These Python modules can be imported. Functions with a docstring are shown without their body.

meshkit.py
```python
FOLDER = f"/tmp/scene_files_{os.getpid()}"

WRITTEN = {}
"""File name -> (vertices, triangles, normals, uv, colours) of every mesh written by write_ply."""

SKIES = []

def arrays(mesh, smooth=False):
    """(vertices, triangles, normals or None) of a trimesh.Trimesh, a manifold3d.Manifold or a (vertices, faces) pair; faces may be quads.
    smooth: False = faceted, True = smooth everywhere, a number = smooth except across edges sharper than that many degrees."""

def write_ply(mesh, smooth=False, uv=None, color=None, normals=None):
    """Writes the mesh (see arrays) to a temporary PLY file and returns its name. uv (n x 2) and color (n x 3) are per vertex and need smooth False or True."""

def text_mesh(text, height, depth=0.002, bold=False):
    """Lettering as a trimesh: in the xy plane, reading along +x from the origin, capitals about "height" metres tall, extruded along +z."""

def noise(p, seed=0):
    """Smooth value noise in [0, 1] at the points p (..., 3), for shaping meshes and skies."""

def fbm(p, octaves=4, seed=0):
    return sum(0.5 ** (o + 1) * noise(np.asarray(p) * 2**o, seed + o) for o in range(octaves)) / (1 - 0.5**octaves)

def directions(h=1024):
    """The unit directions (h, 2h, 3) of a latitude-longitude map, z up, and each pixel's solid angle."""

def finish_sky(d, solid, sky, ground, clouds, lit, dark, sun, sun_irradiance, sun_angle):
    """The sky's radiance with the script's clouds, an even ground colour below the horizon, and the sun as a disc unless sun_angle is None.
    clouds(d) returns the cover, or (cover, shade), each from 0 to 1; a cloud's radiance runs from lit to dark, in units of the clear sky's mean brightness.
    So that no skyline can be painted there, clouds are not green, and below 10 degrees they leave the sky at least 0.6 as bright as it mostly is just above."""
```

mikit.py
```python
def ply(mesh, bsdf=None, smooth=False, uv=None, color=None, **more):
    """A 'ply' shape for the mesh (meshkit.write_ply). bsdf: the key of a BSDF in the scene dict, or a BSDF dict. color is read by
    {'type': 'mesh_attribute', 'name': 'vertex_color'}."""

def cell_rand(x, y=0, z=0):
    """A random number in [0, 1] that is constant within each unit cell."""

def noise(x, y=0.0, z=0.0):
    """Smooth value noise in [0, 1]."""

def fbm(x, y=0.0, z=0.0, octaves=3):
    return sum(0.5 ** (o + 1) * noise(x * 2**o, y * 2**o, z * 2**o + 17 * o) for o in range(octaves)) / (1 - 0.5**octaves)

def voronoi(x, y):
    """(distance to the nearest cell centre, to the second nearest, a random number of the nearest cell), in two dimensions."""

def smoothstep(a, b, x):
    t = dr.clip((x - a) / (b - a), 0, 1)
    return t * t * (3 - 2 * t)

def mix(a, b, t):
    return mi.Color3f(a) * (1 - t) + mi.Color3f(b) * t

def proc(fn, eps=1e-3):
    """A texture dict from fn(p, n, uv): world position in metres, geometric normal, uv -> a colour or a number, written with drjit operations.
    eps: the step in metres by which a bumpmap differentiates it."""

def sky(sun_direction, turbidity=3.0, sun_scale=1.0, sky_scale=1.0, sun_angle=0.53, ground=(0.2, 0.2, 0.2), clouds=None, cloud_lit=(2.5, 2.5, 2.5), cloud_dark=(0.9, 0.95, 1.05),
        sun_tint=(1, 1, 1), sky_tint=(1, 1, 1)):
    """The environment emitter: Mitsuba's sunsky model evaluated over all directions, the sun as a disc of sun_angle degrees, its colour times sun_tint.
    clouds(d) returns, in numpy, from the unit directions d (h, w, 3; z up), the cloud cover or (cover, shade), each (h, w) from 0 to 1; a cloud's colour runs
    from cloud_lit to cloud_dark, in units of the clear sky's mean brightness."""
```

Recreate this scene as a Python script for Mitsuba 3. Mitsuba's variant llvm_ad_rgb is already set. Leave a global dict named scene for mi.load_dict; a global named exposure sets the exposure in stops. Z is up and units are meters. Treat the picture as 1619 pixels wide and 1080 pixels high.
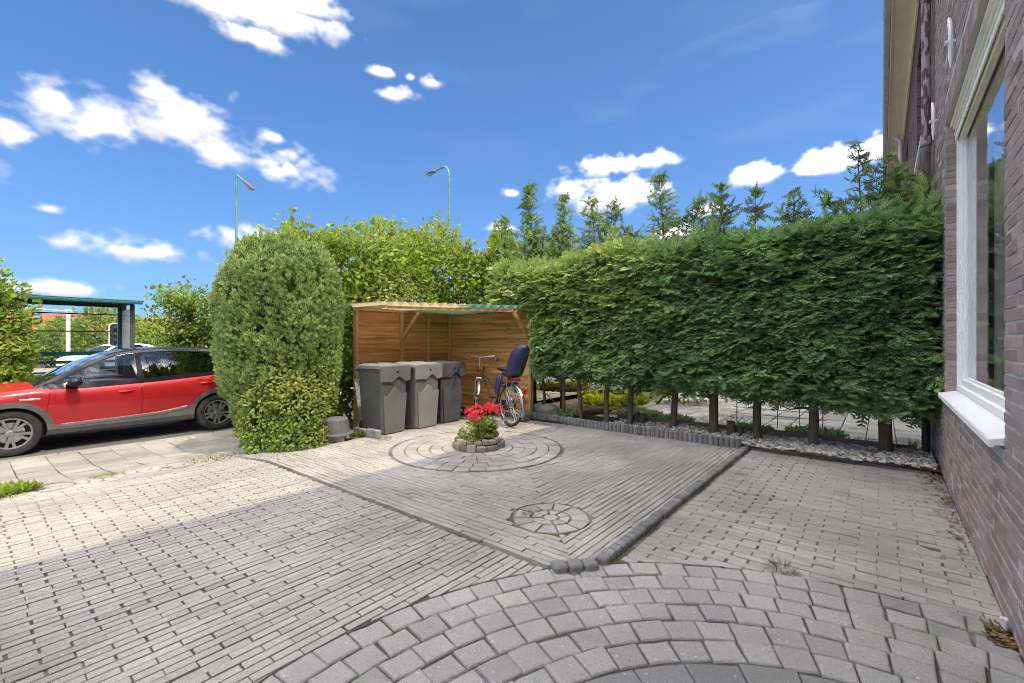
import math
import numpy as np, trimesh, manifold3d, shapely
from shapely.geometry import Polygon, Point, box as sbox
import drjit as dr
import mitsuba as mi
import mikit, meshkit
from mikit import proc, noise, fbm, mix, smoothstep, voronoi, cell_rand

T = mi.ScalarTransform4f
scene, labels = {}, {}

# ------------------------------------------------------------------ camera, sky, exposure
# x: towards the house (its facade is the plane x = 0.48), y: along the facade, z: up
EYE = 1.38
SIN, COS = 0.63059, 0.77611
scene['camera'] = {'type': 'perspective', 'fov': 96.69, 'fov_axis': 'x', 'near_clip': 0.05, 'far_clip': 3000.0,
                   'to_world': T().look_at(origin=[0, 0, EYE], target=[-SIN, COS, EYE], up=[0, 0, 1])}
exposure = 3.3
SUN = (1.0, 0.05, 1.73)

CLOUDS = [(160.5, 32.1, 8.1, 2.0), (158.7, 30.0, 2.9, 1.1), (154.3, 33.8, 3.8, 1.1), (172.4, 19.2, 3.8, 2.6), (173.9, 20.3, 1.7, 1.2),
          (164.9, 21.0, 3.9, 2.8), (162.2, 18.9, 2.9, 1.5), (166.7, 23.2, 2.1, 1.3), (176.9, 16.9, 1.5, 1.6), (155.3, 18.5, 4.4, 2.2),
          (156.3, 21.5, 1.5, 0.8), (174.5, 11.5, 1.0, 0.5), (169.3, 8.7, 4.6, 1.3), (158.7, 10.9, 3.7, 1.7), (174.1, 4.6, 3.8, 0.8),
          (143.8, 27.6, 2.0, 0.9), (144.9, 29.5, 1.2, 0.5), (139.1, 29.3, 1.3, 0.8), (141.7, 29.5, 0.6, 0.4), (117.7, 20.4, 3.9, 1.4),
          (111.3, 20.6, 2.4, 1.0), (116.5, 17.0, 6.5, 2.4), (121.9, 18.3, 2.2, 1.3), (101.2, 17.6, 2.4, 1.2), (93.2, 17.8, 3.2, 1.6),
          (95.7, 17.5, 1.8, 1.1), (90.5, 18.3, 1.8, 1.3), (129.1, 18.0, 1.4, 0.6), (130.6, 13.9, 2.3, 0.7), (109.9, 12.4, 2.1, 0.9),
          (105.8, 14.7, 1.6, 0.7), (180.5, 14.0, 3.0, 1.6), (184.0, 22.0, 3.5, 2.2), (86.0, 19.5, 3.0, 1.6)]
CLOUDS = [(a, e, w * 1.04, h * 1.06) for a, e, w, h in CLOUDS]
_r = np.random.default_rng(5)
while len(CLOUDS) < 190:   # loose clouds go on over the unseen sky, made denser to fill the shade
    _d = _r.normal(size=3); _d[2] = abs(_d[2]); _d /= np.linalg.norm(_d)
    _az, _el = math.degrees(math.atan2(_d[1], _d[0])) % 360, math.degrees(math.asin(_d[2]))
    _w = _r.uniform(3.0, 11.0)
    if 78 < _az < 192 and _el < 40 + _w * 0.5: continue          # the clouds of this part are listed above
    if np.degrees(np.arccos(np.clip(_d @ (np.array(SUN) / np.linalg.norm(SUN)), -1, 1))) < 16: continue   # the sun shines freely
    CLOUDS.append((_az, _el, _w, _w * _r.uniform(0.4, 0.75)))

def clouds(d):
    az = np.degrees(np.arctan2(d[..., 1], d[..., 0])) % 360
    el = np.degrees(np.arcsin(np.clip(d[..., 2], -1, 1)))
    f, sh = np.full(az.shape, -9.0), np.zeros(az.shape)
    ce = np.cos(np.radians(el))
    for a, e, w, h in CLOUDS:
        u = ((az - a + 180) % 360 - 180) * ce / w
        v = (el - e) / h
        v = np.where(v < 0, v * 1.35, v)
        q = 1.0 - np.sqrt(u * u + v * v)
        sh = np.where(q > f, np.clip(0.55 - 0.62 * v, 0, 1), sh)
        f = np.maximum(f, q)
    f = np.maximum(f, -1.2)
    near = f > -0.95
    n1, n2 = np.full(az.shape, 0.5), np.full(az.shape, 0.5)
    n1[near] = meshkit.fbm(d[near] * 26.0, 5, 3)
    n2[near] = meshkit.fbm(d[near] * np.array([60.0, 60.0, 75.0]), 4, 8)
    g = f + 0.06 + (n1 - 0.5) * 2.0 + (n2 - 0.5) * 1.1
    cover = np.clip((g + 0.10) / 0.85, 0, 1)
    cover = cover ** 1.7
    veil = np.clip((meshkit.fbm(d * np.array([5.0, 5.0, 16.0]), 3, 21) - 0.52) * 1.1, 0, 0.16) * 0.04
    # clouds near the sun, mostly unseen, are brightened to fill the shade; others dimmed
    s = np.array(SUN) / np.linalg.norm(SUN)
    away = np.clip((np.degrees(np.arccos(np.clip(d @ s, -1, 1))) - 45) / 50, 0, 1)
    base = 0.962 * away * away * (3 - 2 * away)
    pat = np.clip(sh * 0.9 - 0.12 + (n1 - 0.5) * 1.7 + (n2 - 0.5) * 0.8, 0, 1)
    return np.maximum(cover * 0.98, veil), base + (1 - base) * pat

scene['sky_light'] = mikit.sky(SUN, turbidity=4.6, sun_scale=0.255, sky_scale=0.53, clouds=clouds, cloud_lit=(32.0, 30.2, 28.2), cloud_dark=(1.9, 1.88, 1.95),  # lit clouds set far brighter, as added fill for the shaded yard
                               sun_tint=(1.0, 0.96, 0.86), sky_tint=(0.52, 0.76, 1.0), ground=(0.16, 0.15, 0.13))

# ------------------------------------------------------------------ helpers
def R(seed): return np.random.default_rng(seed)
_used = {}
def key_for(k):
    n = _used.get(k, 0); _used[k] = n + 1
    return k if n == 0 else f'{k}_{n:03d}'

class MB:
    """collects triangles with one uv per vertex (u: tone, v: a second trait)"""
    def __init__(s): s.v, s.f, s.t, s.n = [], [], [], 0
    def add(s, v, f, uv=(0.5, 0.5)):
        v = np.asarray(v, float); f = np.asarray(f, int)
        if f.shape[1] == 4: f = np.vstack([f[:, [0, 1, 2]], f[:, [0, 2, 3]]])
        s.v.append(v); s.f.append(f + s.n)
        uv = np.asarray(uv, float)
        s.t.append(np.tile(uv, (len(v), 1)) if uv.ndim == 1 else uv)
        s.n += len(v); return s
    def mesh(s, m, uv=(0.5, 0.5)):
        if hasattr(m, 'to_mesh'):
            q = m.to_mesh(); return s.add(q.vert_properties[:, :3], q.tri_verts, uv)
        return s.add(np.array(m.vertices), np.array(m.faces), uv)
    def box(s, a, b, uv=(0.5, 0.5), bev=0.0):
        a, b = np.minimum(a, b), np.maximum(a, b)
        if bev > 0: return s.mesh(rbox(a, b, bev), uv)
        x = np.array([[i, j, k] for i in (0, 1) for j in (0, 1) for k in (0, 1)], float) * (np.array(b, float) - a) + a
        return s.add(x, [[0, 1, 3, 2], [4, 6, 7, 5], [0, 4, 5, 1], [2, 3, 7, 6], [0, 2, 6, 4], [1, 5, 7, 3]], uv)
    def tube(s, pts, rad, sides=8, uv=(0.5, 0.5), cap=True):
        p = np.asarray(pts, float); r = np.broadcast_to(rad, (len(p),)).astype(float)
        t = np.gradient(p, axis=0); t /= np.linalg.norm(t, axis=1, keepdims=True) + 1e-12
        ref = np.array([0, 0, 1.0]) if abs(t[0, 2]) < 0.8 else np.array([1.0, 0, 0])
        A = []
        a = np.cross(t[0], ref); a /= np.linalg.norm(a)
        for k in range(len(p)):
            a = a - t[k] * (a @ t[k]); a /= np.linalg.norm(a) + 1e-12; A.append(a)
        A = np.array(A); B = np.cross(t, A); th = np.arange(sides) * 2 * np.pi / sides
        v = p[:, None] + r[:, None, None] * (np.cos(th)[None, :, None] * A[:, None] + np.sin(th)[None, :, None] * B[:, None])
        i, j = np.meshgrid(np.arange(len(p) - 1), np.arange(sides), indexing='ij')
        q = np.stack([i * sides + j, i * sides + (j + 1) % sides, (i + 1) * sides + (j + 1) % sides, (i + 1) * sides + j], -1).reshape(-1, 4)
        V = v.reshape(-1, 3); Fq = np.vstack([q[:, [0, 1, 2]], q[:, [0, 2, 3]]])
        if cap:
            m = len(V); V = np.vstack([V, p[:1], p[-1:]])
            jj = np.arange(sides); e = (len(p) - 1) * sides
            Fq = np.vstack([Fq, np.stack([jj * 0 + m, (jj + 1) % sides, jj], 1), np.stack([jj * 0 + m + 1, e + jj, e + (jj + 1) % sides], 1)])
        return s.add(V, Fq, uv)
    def lathe(s, prof, c=(0, 0, 0), sides=24, uv=(0.5, 0.5), M=None):
        pr = np.asarray(prof, float); th = np.arange(sides) * 2 * np.pi / sides
        v = np.stack([pr[:, None, 0] * np.cos(th), pr[:, None, 0] * np.sin(th), np.broadcast_to(pr[:, None, 1], (len(pr), sides))], -1).reshape(-1, 3)
        i, j = np.meshgrid(np.arange(len(pr) - 1), np.arange(sides), indexing='ij')
        q = np.stack([i * sides + j, i * sides + (j + 1) % sides, (i + 1) * sides + (j + 1) % sides, (i + 1) * sides + j], -1).reshape(-1, 4)
        if M is not None: v = v @ np.asarray(M).T
        return s.add(v + np.asarray(c, float), q, uv)
    def block(s, poly, z0, z1, bev=0.004, uv=(0.5, 0.5), frame=None, tilt=None):
        """a convex outline (n,2) raised from z0 to z1 with bevelled upper edges; frame maps (a, b, h) to the world"""
        P = np.asarray(poly, float); n = len(P); c = P.mean(0)
        e = c - P; L = np.linalg.norm(e, axis=1, keepdims=True)
        Q = P + e / np.maximum(L, 1e-9) * np.minimum(bev * 1.5, L * 0.5)
        z = np.full(n, z1)
        if tilt is not None: z = z1 + (P - c) @ np.asarray(tilt)
        H = P + (Q - P) * 0.36
        V = np.vstack([np.c_[P, np.full(n, z0)], np.c_[P, z - bev], np.c_[H, z - 0.30 * bev], np.c_[Q, z], np.r_[c, z.mean()][None]])
        i = np.arange(n); j = (i + 1) % n
        Fq = np.vstack([np.stack([k * n + i, k * n + j, (k + 1) * n + j, (k + 1) * n + i], 1) for k in range(3)])
        Ft = np.stack([3 * n + i, 3 * n + j, i * 0 + 4 * n], 1)
        Fa = np.vstack([Fq[:, [0, 1, 2]], Fq[:, [0, 2, 3]], Ft])
        if frame is not None: V = frame(V)
        return s.add(V, Fa, uv)
    def arrays(s): return np.vstack(s.v), np.vstack(s.f), np.vstack(s.t)
    def move(s, M=None, loc=(0, 0, 0)):
        s.v = [(v @ np.asarray(M).T if M is not None else v) + np.asarray(loc, float) for v in s.v]; return s

def rbox(a, b, r=0.01):
    a, b = np.asarray(a, float), np.asarray(b, float); r = min(r, 0.49 * (b - a).min())
    pts = []
    for ax in range(3):
        m = np.full(3, r); m[ax] = 0
        for i in (0, 1):
            for j in (0, 1):
                for k in (0, 1):
                    w = np.array([i, j, k]); pts.append(np.where(w == 0, a + m, b - m))
    return trimesh.convex.convex_hull(np.array(pts))

def man(m):
    m = trimesh.Trimesh(np.array(m.vertices), np.array(m.faces), process=True) if not isinstance(m, tuple) else trimesh.Trimesh(*m, process=True)
    return manifold3d.Manifold(manifold3d.Mesh(np.asarray(m.vertices, np.float32), np.asarray(m.faces, np.uint32)))
def prism(poly, h0, h1, axis='y'):
    """an outline in (x, z) extruded along y (axis 'y'), or in (y, z) along x, or (x, y) along z"""
    cs = manifold3d.CrossSection([np.asarray(poly, float)], manifold3d.FillRule.NonZero)
    m = manifold3d.Manifold.extrude(cs, h1 - h0)
    if axis == 'z': return m.translate([0, 0, h0])
    if axis == 'y': return m.rotate([90, 0, 0]).translate([0, h1, 0])
    return m.rotate([90, 0, 0]).rotate([0, 0, 90]).translate([h0, 0, 0])

def put(k, mb, mat, label=None, cat=None, group=None, kind=None, smooth=False, M=None, exact=False):
    """one entry of the scene; k is numbered when it is taken"""
    k = k if exact else key_for(k)
    if isinstance(mb, MB): v, f, uv = mb.arrays()
    else:
        v, f, _ = meshkit.arrays(mb); uv = None
    if M is not None: v = v @ np.asarray(M)[:3, :3].T + np.asarray(M)[:3, 3]
    if smooth and smooth is not True: uv = None
    scene[k] = mikit.ply((v, f), mat, smooth=smooth, uv=uv)
    note(k, label, cat, group, kind)
    return k
def note(k, label=None, cat=None, group=None, kind=None):
    d = {a: b for a, b in (('label', label), ('category', cat), ('group', group), ('kind', kind)) if b}
    if d: labels[k] = {**labels.get(k, {}), **d}
    return k
def thing(k, label, cat, group=None):
    k = key_for(k); note(k, label, cat, group); return k

def in_view(p, m=1.05):
    p = np.atleast_2d(p); r = COS * p[:, 0] + SIN * p[:, 1]; d = -SIN * p[:, 0] + COS * p[:, 1]
    return (d > 0.2) & (np.abs(r) < 1.1243 * m * d) & (np.abs(p[:, 2] - EYE) < 0.75 * m * d)
def pieces(holder, name, blocks, mat, most=285, rest='piece_field'):
    """blocks: one MB per piece. The pieces that show largest become entries of their own, what is left one part."""
    if not blocks: return
    c = np.array([np.vstack(b.v).mean(0) for b in blocks])
    e = np.array([np.ptp(np.vstack(b.v), axis=0).max() for b in blocks])
    score = np.where(in_view(c), e / np.linalg.norm(c - [0, 0, EYE], axis=1), -1)
    order = np.argsort(-score)
    own = [i for i in order[:most] if score[i] > 0.012]
    for i in own: put(f'{holder}__{name}', blocks[i], mat)
    left = [i for i in order if i not in set(own)]
    if left:
        m = MB()
        for i in left:
            v, f, t = blocks[i].arrays(); m.add(v, f, t)
        put(f'{holder}__{rest}', m, mat, kind='stuff')

def rotz(a): c, s = math.cos(a), math.sin(a); return np.array([[c, -s, 0], [s, c, 0], [0, 0, 1.0]])
def rotx(a): c, s = math.cos(a), math.sin(a); return np.array([[1.0, 0, 0], [0, c, -s], [0, s, c]])
def roty(a): c, s = math.cos(a), math.sin(a); return np.array([[c, 0, s], [0, 1.0, 0], [-s, 0, c]])
def gz(x):
    """height of the ground: the yard is level, the drive falls to the street"""
    return -0.265 * np.clip((-5.5 - np.asarray(x, float)) / 2.6, 0, 1)

# ------------------------------------------------------------------ materials
def C(*a): return mi.Color3f(*a)
def bsdf(k, d, two=True):
    scene[k] = {'type': 'twosided', 'bsdf': d} if two else d
    return k
def plain(k, col, rough=0.6, spec=0.4, metallic=0.0, **more):
    return bsdf(k, {'type': 'principled', 'base_color': {'type': 'rgb', 'value': list(col)} if not isinstance(col, dict) else col, 'roughness': rough, 'specular': spec, 'metallic': metallic, **more})

def stone_tex(lo, hi, grain=0.25, stain=None, scale=1.0, moss=None):
    def fn(p, n, uv):
        c = mix(lo, hi, uv.x)
        g = noise(p.x * 420 * scale, p.y * 420 * scale, p.z * 420 * scale)
        g2 = noise(p.x * 190 * scale, p.y * 190 * scale, p.z * 190 * scale)
        b = fbm(p.x * 1.7, p.y * 1.7, p.z * 1.7 + 5.0, 3)
        c = c * (1 - grain + grain * 1.1 * g + grain * 0.9 * g2) * (0.80 + 0.42 * b)
        q, _, w = voronoi(p.x * 11.0 + 3.0, p.y * 11.0 + p.z * 7.0)
        c = mix(c, C(0.60, 0.59, 0.56), smoothstep(0.085, 0.04, q) * smoothstep(0.55, 0.75, w) * 0.6)
        c = c * (1.0 - 0.20 * smoothstep(0.52, 0.74, fbm(p.x * 0.8 + 7.0, p.y * 0.8 + 2.0, p.z, 4)))
        if moss is not None:
            m = smoothstep(0.45, 0.75, fbm(p.x * 6.0 + 3, p.y * 6.0, p.z * 6.0, 3)) * uv.y
            c = mix(c, C(*moss), m * 0.75)
        return c
    return proc(fn)
bsdf('mat_drive_paver', {'type': 'diffuse', 'reflectance': stone_tex((0.305, 0.292, 0.272), (0.43, 0.41, 0.372), 0.30, moss=(0.16, 0.17, 0.09))})
bsdf('mat_terrace_paver', {'type': 'diffuse', 'reflectance': stone_tex((0.305, 0.292, 0.272), (0.43, 0.41, 0.372), 0.28, moss=(0.17, 0.18, 0.10))})
bsdf('mat_path_paver', {'type': 'diffuse', 'reflectance': stone_tex((0.30, 0.284, 0.262), (0.43, 0.40, 0.37), 0.28, moss=(0.16, 0.17, 0.10))})
bsdf('mat_cobble', {'type': 'diffuse', 'reflectance': stone_tex((0.275, 0.265, 0.258), (0.42, 0.40, 0.375), 0.42, moss=(0.20, 0.23, 0.13))})
bsdf('mat_dark_cobble', {'type': 'diffuse', 'reflectance': stone_tex((0.19, 0.19, 0.19), (0.27, 0.265, 0.26), 0.4, moss=(0.13, 0.15, 0.07))})
bsdf('mat_slab', {'type': 'diffuse', 'reflectance': stone_tex((0.25, 0.245, 0.215), (0.38, 0.365, 0.325), 0.2, moss=(0.18, 0.19, 0.11))})
bsdf('mat_pale_slab', {'type': 'diffuse', 'reflectance': stone_tex((0.32, 0.31, 0.27), (0.56, 0.54, 0.48), 0.2, moss=(0.17, 0.18, 0.08))})
bsdf('mat_edging', {'type': 'diffuse', 'reflectance': stone_tex((0.17, 0.172, 0.175), (0.29, 0.288, 0.285), 0.2, moss=(0.10, 0.12, 0.06))})
bsdf('mat_rubble', {'type': 'diffuse', 'reflectance': stone_tex((0.20, 0.165, 0.13), (0.42, 0.36, 0.29), 0.3, moss=(0.13, 0.13, 0.08))})
bsdf('mat_pebble', {'type': 'diffuse', 'reflectance': stone_tex((0.13, 0.12, 0.10), (0.80, 0.77, 0.69), 0.15)})
def soil_fn(p, n, uv):
    b = fbm(p.x * 5, p.y * 5, p.z * 5, 4); g = noise(p.x * 260, p.y * 260, p.z * 260)
    return mix((0.045, 0.038, 0.028), (0.15, 0.125, 0.09), b) * (0.7 + 0.5 * g)
bsdf('mat_soil', {'type': 'diffuse', 'reflectance': proc(soil_fn)})
def joint_fn(p, n, uv):
    b = fbm(p.x * 3.1, p.y * 3.1, 2.0, 3); g = noise(p.x * 300, p.y * 300, 0.0)
    c = mix((0.10, 0.092, 0.08), (0.22, 0.20, 0.17), smoothstep(0.35, 0.7, b))
    m = smoothstep(0.62, 0.74, fbm(p.x * 4.3 + 9, p.y * 4.3, 7.0, 3))
    return mix(c, C(0.09, 0.12, 0.035), m * 0.8) * (0.65 + 0.6 * g)
bsdf('mat_joint', {'type': 'diffuse', 'reflectance': proc(joint_fn)})
def asphalt_fn(p, n, uv):
    g = noise(p.x * 130, p.y * 130, 0.0); b = fbm(p.x * 0.9, p.y * 0.9, 0.0, 4)
    return mix((0.11, 0.11, 0.112), (0.17, 0.168, 0.165), b) * (0.7 + 0.55 * g)
bsdf('mat_asphalt', {'type': 'diffuse', 'reflectance': proc(asphalt_fn)})
def brick_fn(p, n, uv):
    c = mix((0.25, 0.185, 0.17), (0.49, 0.38, 0.35), uv.x)
    c = mix(c, C(0.38, 0.32, 0.33), smoothstep(0.6, 1.0, uv.y) * 0.8)
    g = noise(p.x * 240, p.y * 240, p.z * 240); b = fbm(p.x * 9, p.y * 9, p.z * 9, 3)
    efflor = smoothstep(0.56, 0.78, fbm(p.x * 2.1, p.y * 2.1 + 4, p.z * 2.1, 4))
    return mix(c * (0.66 + 0.35 * g + 0.35 * b), C(0.46, 0.43, 0.43), efflor * 0.2)
bsdf('mat_brick', {'type': 'diffuse', 'reflectance': proc(brick_fn)})
def mortar_fn(p, n, uv):
    g = noise(p.x * 300, p.y * 300, p.z * 300); b = fbm(p.x * 2.3, p.y * 2.3, p.z * 2.3, 3)
    return mix((0.45, 0.43, 0.415), (0.64, 0.62, 0.60), b) * (0.75 + 0.4 * g)
bsdf('mat_mortar', {'type': 'diffuse', 'reflectance': proc(mortar_fn)})
def far_brick_fn(p, n, uv):
    row = dr.floor(p.z / 0.066); y = p.y / 0.22 + 0.5 * (row - 2 * dr.floor(row / 2))
    f = p.z / 0.066 - row; fy = y - dr.floor(y)
    t = cell_rand(dr.floor(y), row, 3.0)
    on = smoothstep(0.06, 0.13, f) * smoothstep(0.98, 0.92, f) * smoothstep(0.01, 0.04, fy) * smoothstep(0.995, 0.97, fy)
    return mix(C(0.27, 0.25, 0.24), mix((0.12, 0.07, 0.07), (0.25, 0.155, 0.145), t), on)
bsdf('mat_far_brick', {'type': 'diffuse', 'reflectance': proc(far_brick_fn)})
def paint_fn(lo, hi, sc=4.0):
    def fn(p, n, uv):
        b = fbm(p.x * sc, p.y * sc, p.z * sc, 4); s = fbm(p.x * 30, p.y * 30, p.z * 2.5, 2)
        return mix(lo, hi, smoothstep(0.25, 0.75, b * 0.6 + s * 0.4))
    return proc(fn)
plain('mat_white_paint', (0.80, 0.81, 0.80), 0.4, 0.4)
plain('mat_cream_paint', paint_fn((0.76, 0.73, 0.55), (0.86, 0.84, 0.68)), 0.45, 0.4)
plain('mat_zinc', paint_fn((0.30, 0.31, 0.32), (0.45, 0.46, 0.47)), 0.5, 0.5)
def pipe_fn(p, n, uv):
    b = fbm(p.x * 40, p.y * 40, p.z * 9, 4)
    up = smoothstep(3.68, 3.76, p.z); low = smoothstep(1.9, 1.7, p.z)
    c = mix(C(0.11, 0.075, 0.065), C(0.34, 0.34, 0.36), smoothstep(0.45, 0.56, b) * (0.25 + 0.75 * up))
    return mix(c, C(0.018, 0.05, 0.04), low)
plain('mat_drainpipe', proc(pipe_fn), 0.5, 0.4)
def rooftile_fn(lo, hi):
    def fn(p, n, uv): return mix(lo, hi, fbm(p.x * 2, p.y * 2, p.z * 2, 4))
    return proc(fn)
bsdf('mat_orange_roof', {'type': 'diffuse', 'reflectance': rooftile_fn((0.25, 0.09, 0.05), (0.42, 0.17, 0.09))})
bsdf('mat_dark_roof', {'type': 'diffuse', 'reflectance': rooftile_fn((0.06, 0.055, 0.055), (0.12, 0.1, 0.1))})
def wood_fn(p, n, uv):
    a = p.y * 0.7 + p.x * 0.7 + uv.x * 37.0          # boards lie along x or y
    g = fbm(a * 1.6, p.z * 26 + uv.x * 50, uv.x * 11, 4)
    r = fbm(a * 7, p.z * 160, uv.x * 5, 2)
    k, _, _ = voronoi(a * 1.9 + uv.x * 13, p.z * 7.0 + uv.x * 29)
    c = mix((0.40, 0.185, 0.062), (0.72, 0.40, 0.15), smoothstep(0.25, 0.75, g)) * (0.82 + 0.3 * r)
    c = c * (0.78 + 0.36 * uv.y)
    return mix(C(0.22, 0.10, 0.04), c, smoothstep(0.02, 0.06, k))
plain('mat_wood', proc(wood_fn), 0.62, 0.25)
def timber_fn(p, n, uv):
    g = fbm(p.x * 22 + uv.x * 9, p.y * 22, p.z * 3, 4)
    return mix((0.40, 0.23, 0.10), (0.66, 0.43, 0.21), g)
plain('mat_timber', proc(timber_fn), 0.65, 0.25)
def bark_fn(p, n, uv):
    g = fbm(p.x * 55, p.y * 55, p.z * 11, 4); m = smoothstep(0.5, 0.75, fbm(p.x * 9, p.y * 9, p.z * 4, 3))
    return mix(mix((0.06, 0.045, 0.032), (0.22, 0.175, 0.125), g), C(0.13, 0.135, 0.075), m * 0.5)
bsdf('mat_bark', {'type': 'diffuse', 'reflectance': proc(bark_fn)})
def leafmat(k, lo, hi, alt=None, trans=0.55, rough=0.55, spec=0.35, sc=1.6):
    """uv.x: tone of the leaf, uv.y: how much of the second colour (young growth, dry tips, painted sun on the hedge)"""
    def fn(p, n, uv):
        b = fbm(p.x * sc, p.y * sc, p.z * sc, 3)
        c = mix(lo, hi, dr.clip(uv.x * 0.75 + (b - 0.5) * 0.8 + 0.12, 0, 1))
        return c if alt is None else mix(c, C(*alt), dr.clip(uv.y, 0, 1))
    scene[k] = {'type': 'principledthin', 'base_color': proc(fn), 'roughness': rough, 'diff_trans': trans, 'spec_trans': 0.0, 'eta': 1.4}
leafmat('mat_hedge', (0.085, 0.20, 0.075), (0.42, 0.64, 0.25), (0.58, 0.60, 0.17), 0.45)
leafmat('mat_yew', (0.12, 0.21, 0.07), (0.43, 0.56, 0.20), (0.40, 0.48, 0.17), 0.4)
leafmat('mat_ivy', (0.07, 0.14, 0.03), (0.33, 0.45, 0.10), (0.42, 0.42, 0.11), 0.6)
leafmat('mat_shrub', (0.13, 0.23, 0.03), (0.50, 0.60, 0.085), (0.62, 0.64, 0.36), 0.7)
leafmat('mat_conifer', (0.11, 0.19, 0.06), (0.36, 0.50, 0.17), (0.25, 0.27, 0.09), 0.45)
leafmat('mat_tree', (0.10, 0.19, 0.04), (0.36, 0.48, 0.11), (0.30, 0.36, 0.09), 0.65)
leafmat('mat_bush', (0.10, 0.19, 0.03), (0.38, 0.50, 0.08), (0.45, 0.42, 0.05), 0.65)
leafmat('mat_grass', (0.05, 0.10, 0.02), (0.20, 0.28, 0.05), (0.34, 0.31, 0.13), 0.6)
leafmat('mat_lime', (0.20, 0.26, 0.02), (0.50, 0.52, 0.05), None, 0.7)
leafmat('mat_petal', (0.60, 0.018, 0.03), (0.85, 0.06, 0.085), (0.88, 0.32, 0.36), 0.5)
leafmat('mat_cream_petal', (0.62, 0.55, 0.36), (0.80, 0.74, 0.55), None, 0.5)
leafmat('mat_dead_leaf', (0.10, 0.06, 0.03), (0.34, 0.23, 0.12), None, 0.25)
plain('mat_bin_dark', paint_fn((0.085, 0.086, 0.088), (0.115, 0.116, 0.117), 3), 0.5, 0.4)
plain('mat_bin_mid', paint_fn((0.13, 0.131, 0.132), (0.165, 0.165, 0.163), 3), 0.5, 0.4)
plain('mat_bin_light', paint_fn((0.20, 0.202, 0.204), (0.245, 0.245, 0.244), 3), 0.5, 0.4)
plain('mat_bin_blue', paint_fn((0.058, 0.062, 0.078), (0.09, 0.096, 0.115), 6), 0.48, 0.4)
plain('mat_black', (0.018, 0.018, 0.02), 0.5, 0.4)
plain('mat_rubber', paint_fn((0.028, 0.028, 0.028), (0.05, 0.048, 0.046), 9), 0.8, 0.25)
plain('mat_tub', paint_fn((0.105, 0.11, 0.125), (0.15, 0.156, 0.17), 8), 0.6, 0.3)
plain('mat_steel', (0.55, 0.55, 0.55), 0.3, 0.5, 1.0)
plain('mat_bike_frame', (0.035, 0.032, 0.032), 0.3, 0.5)
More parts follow.
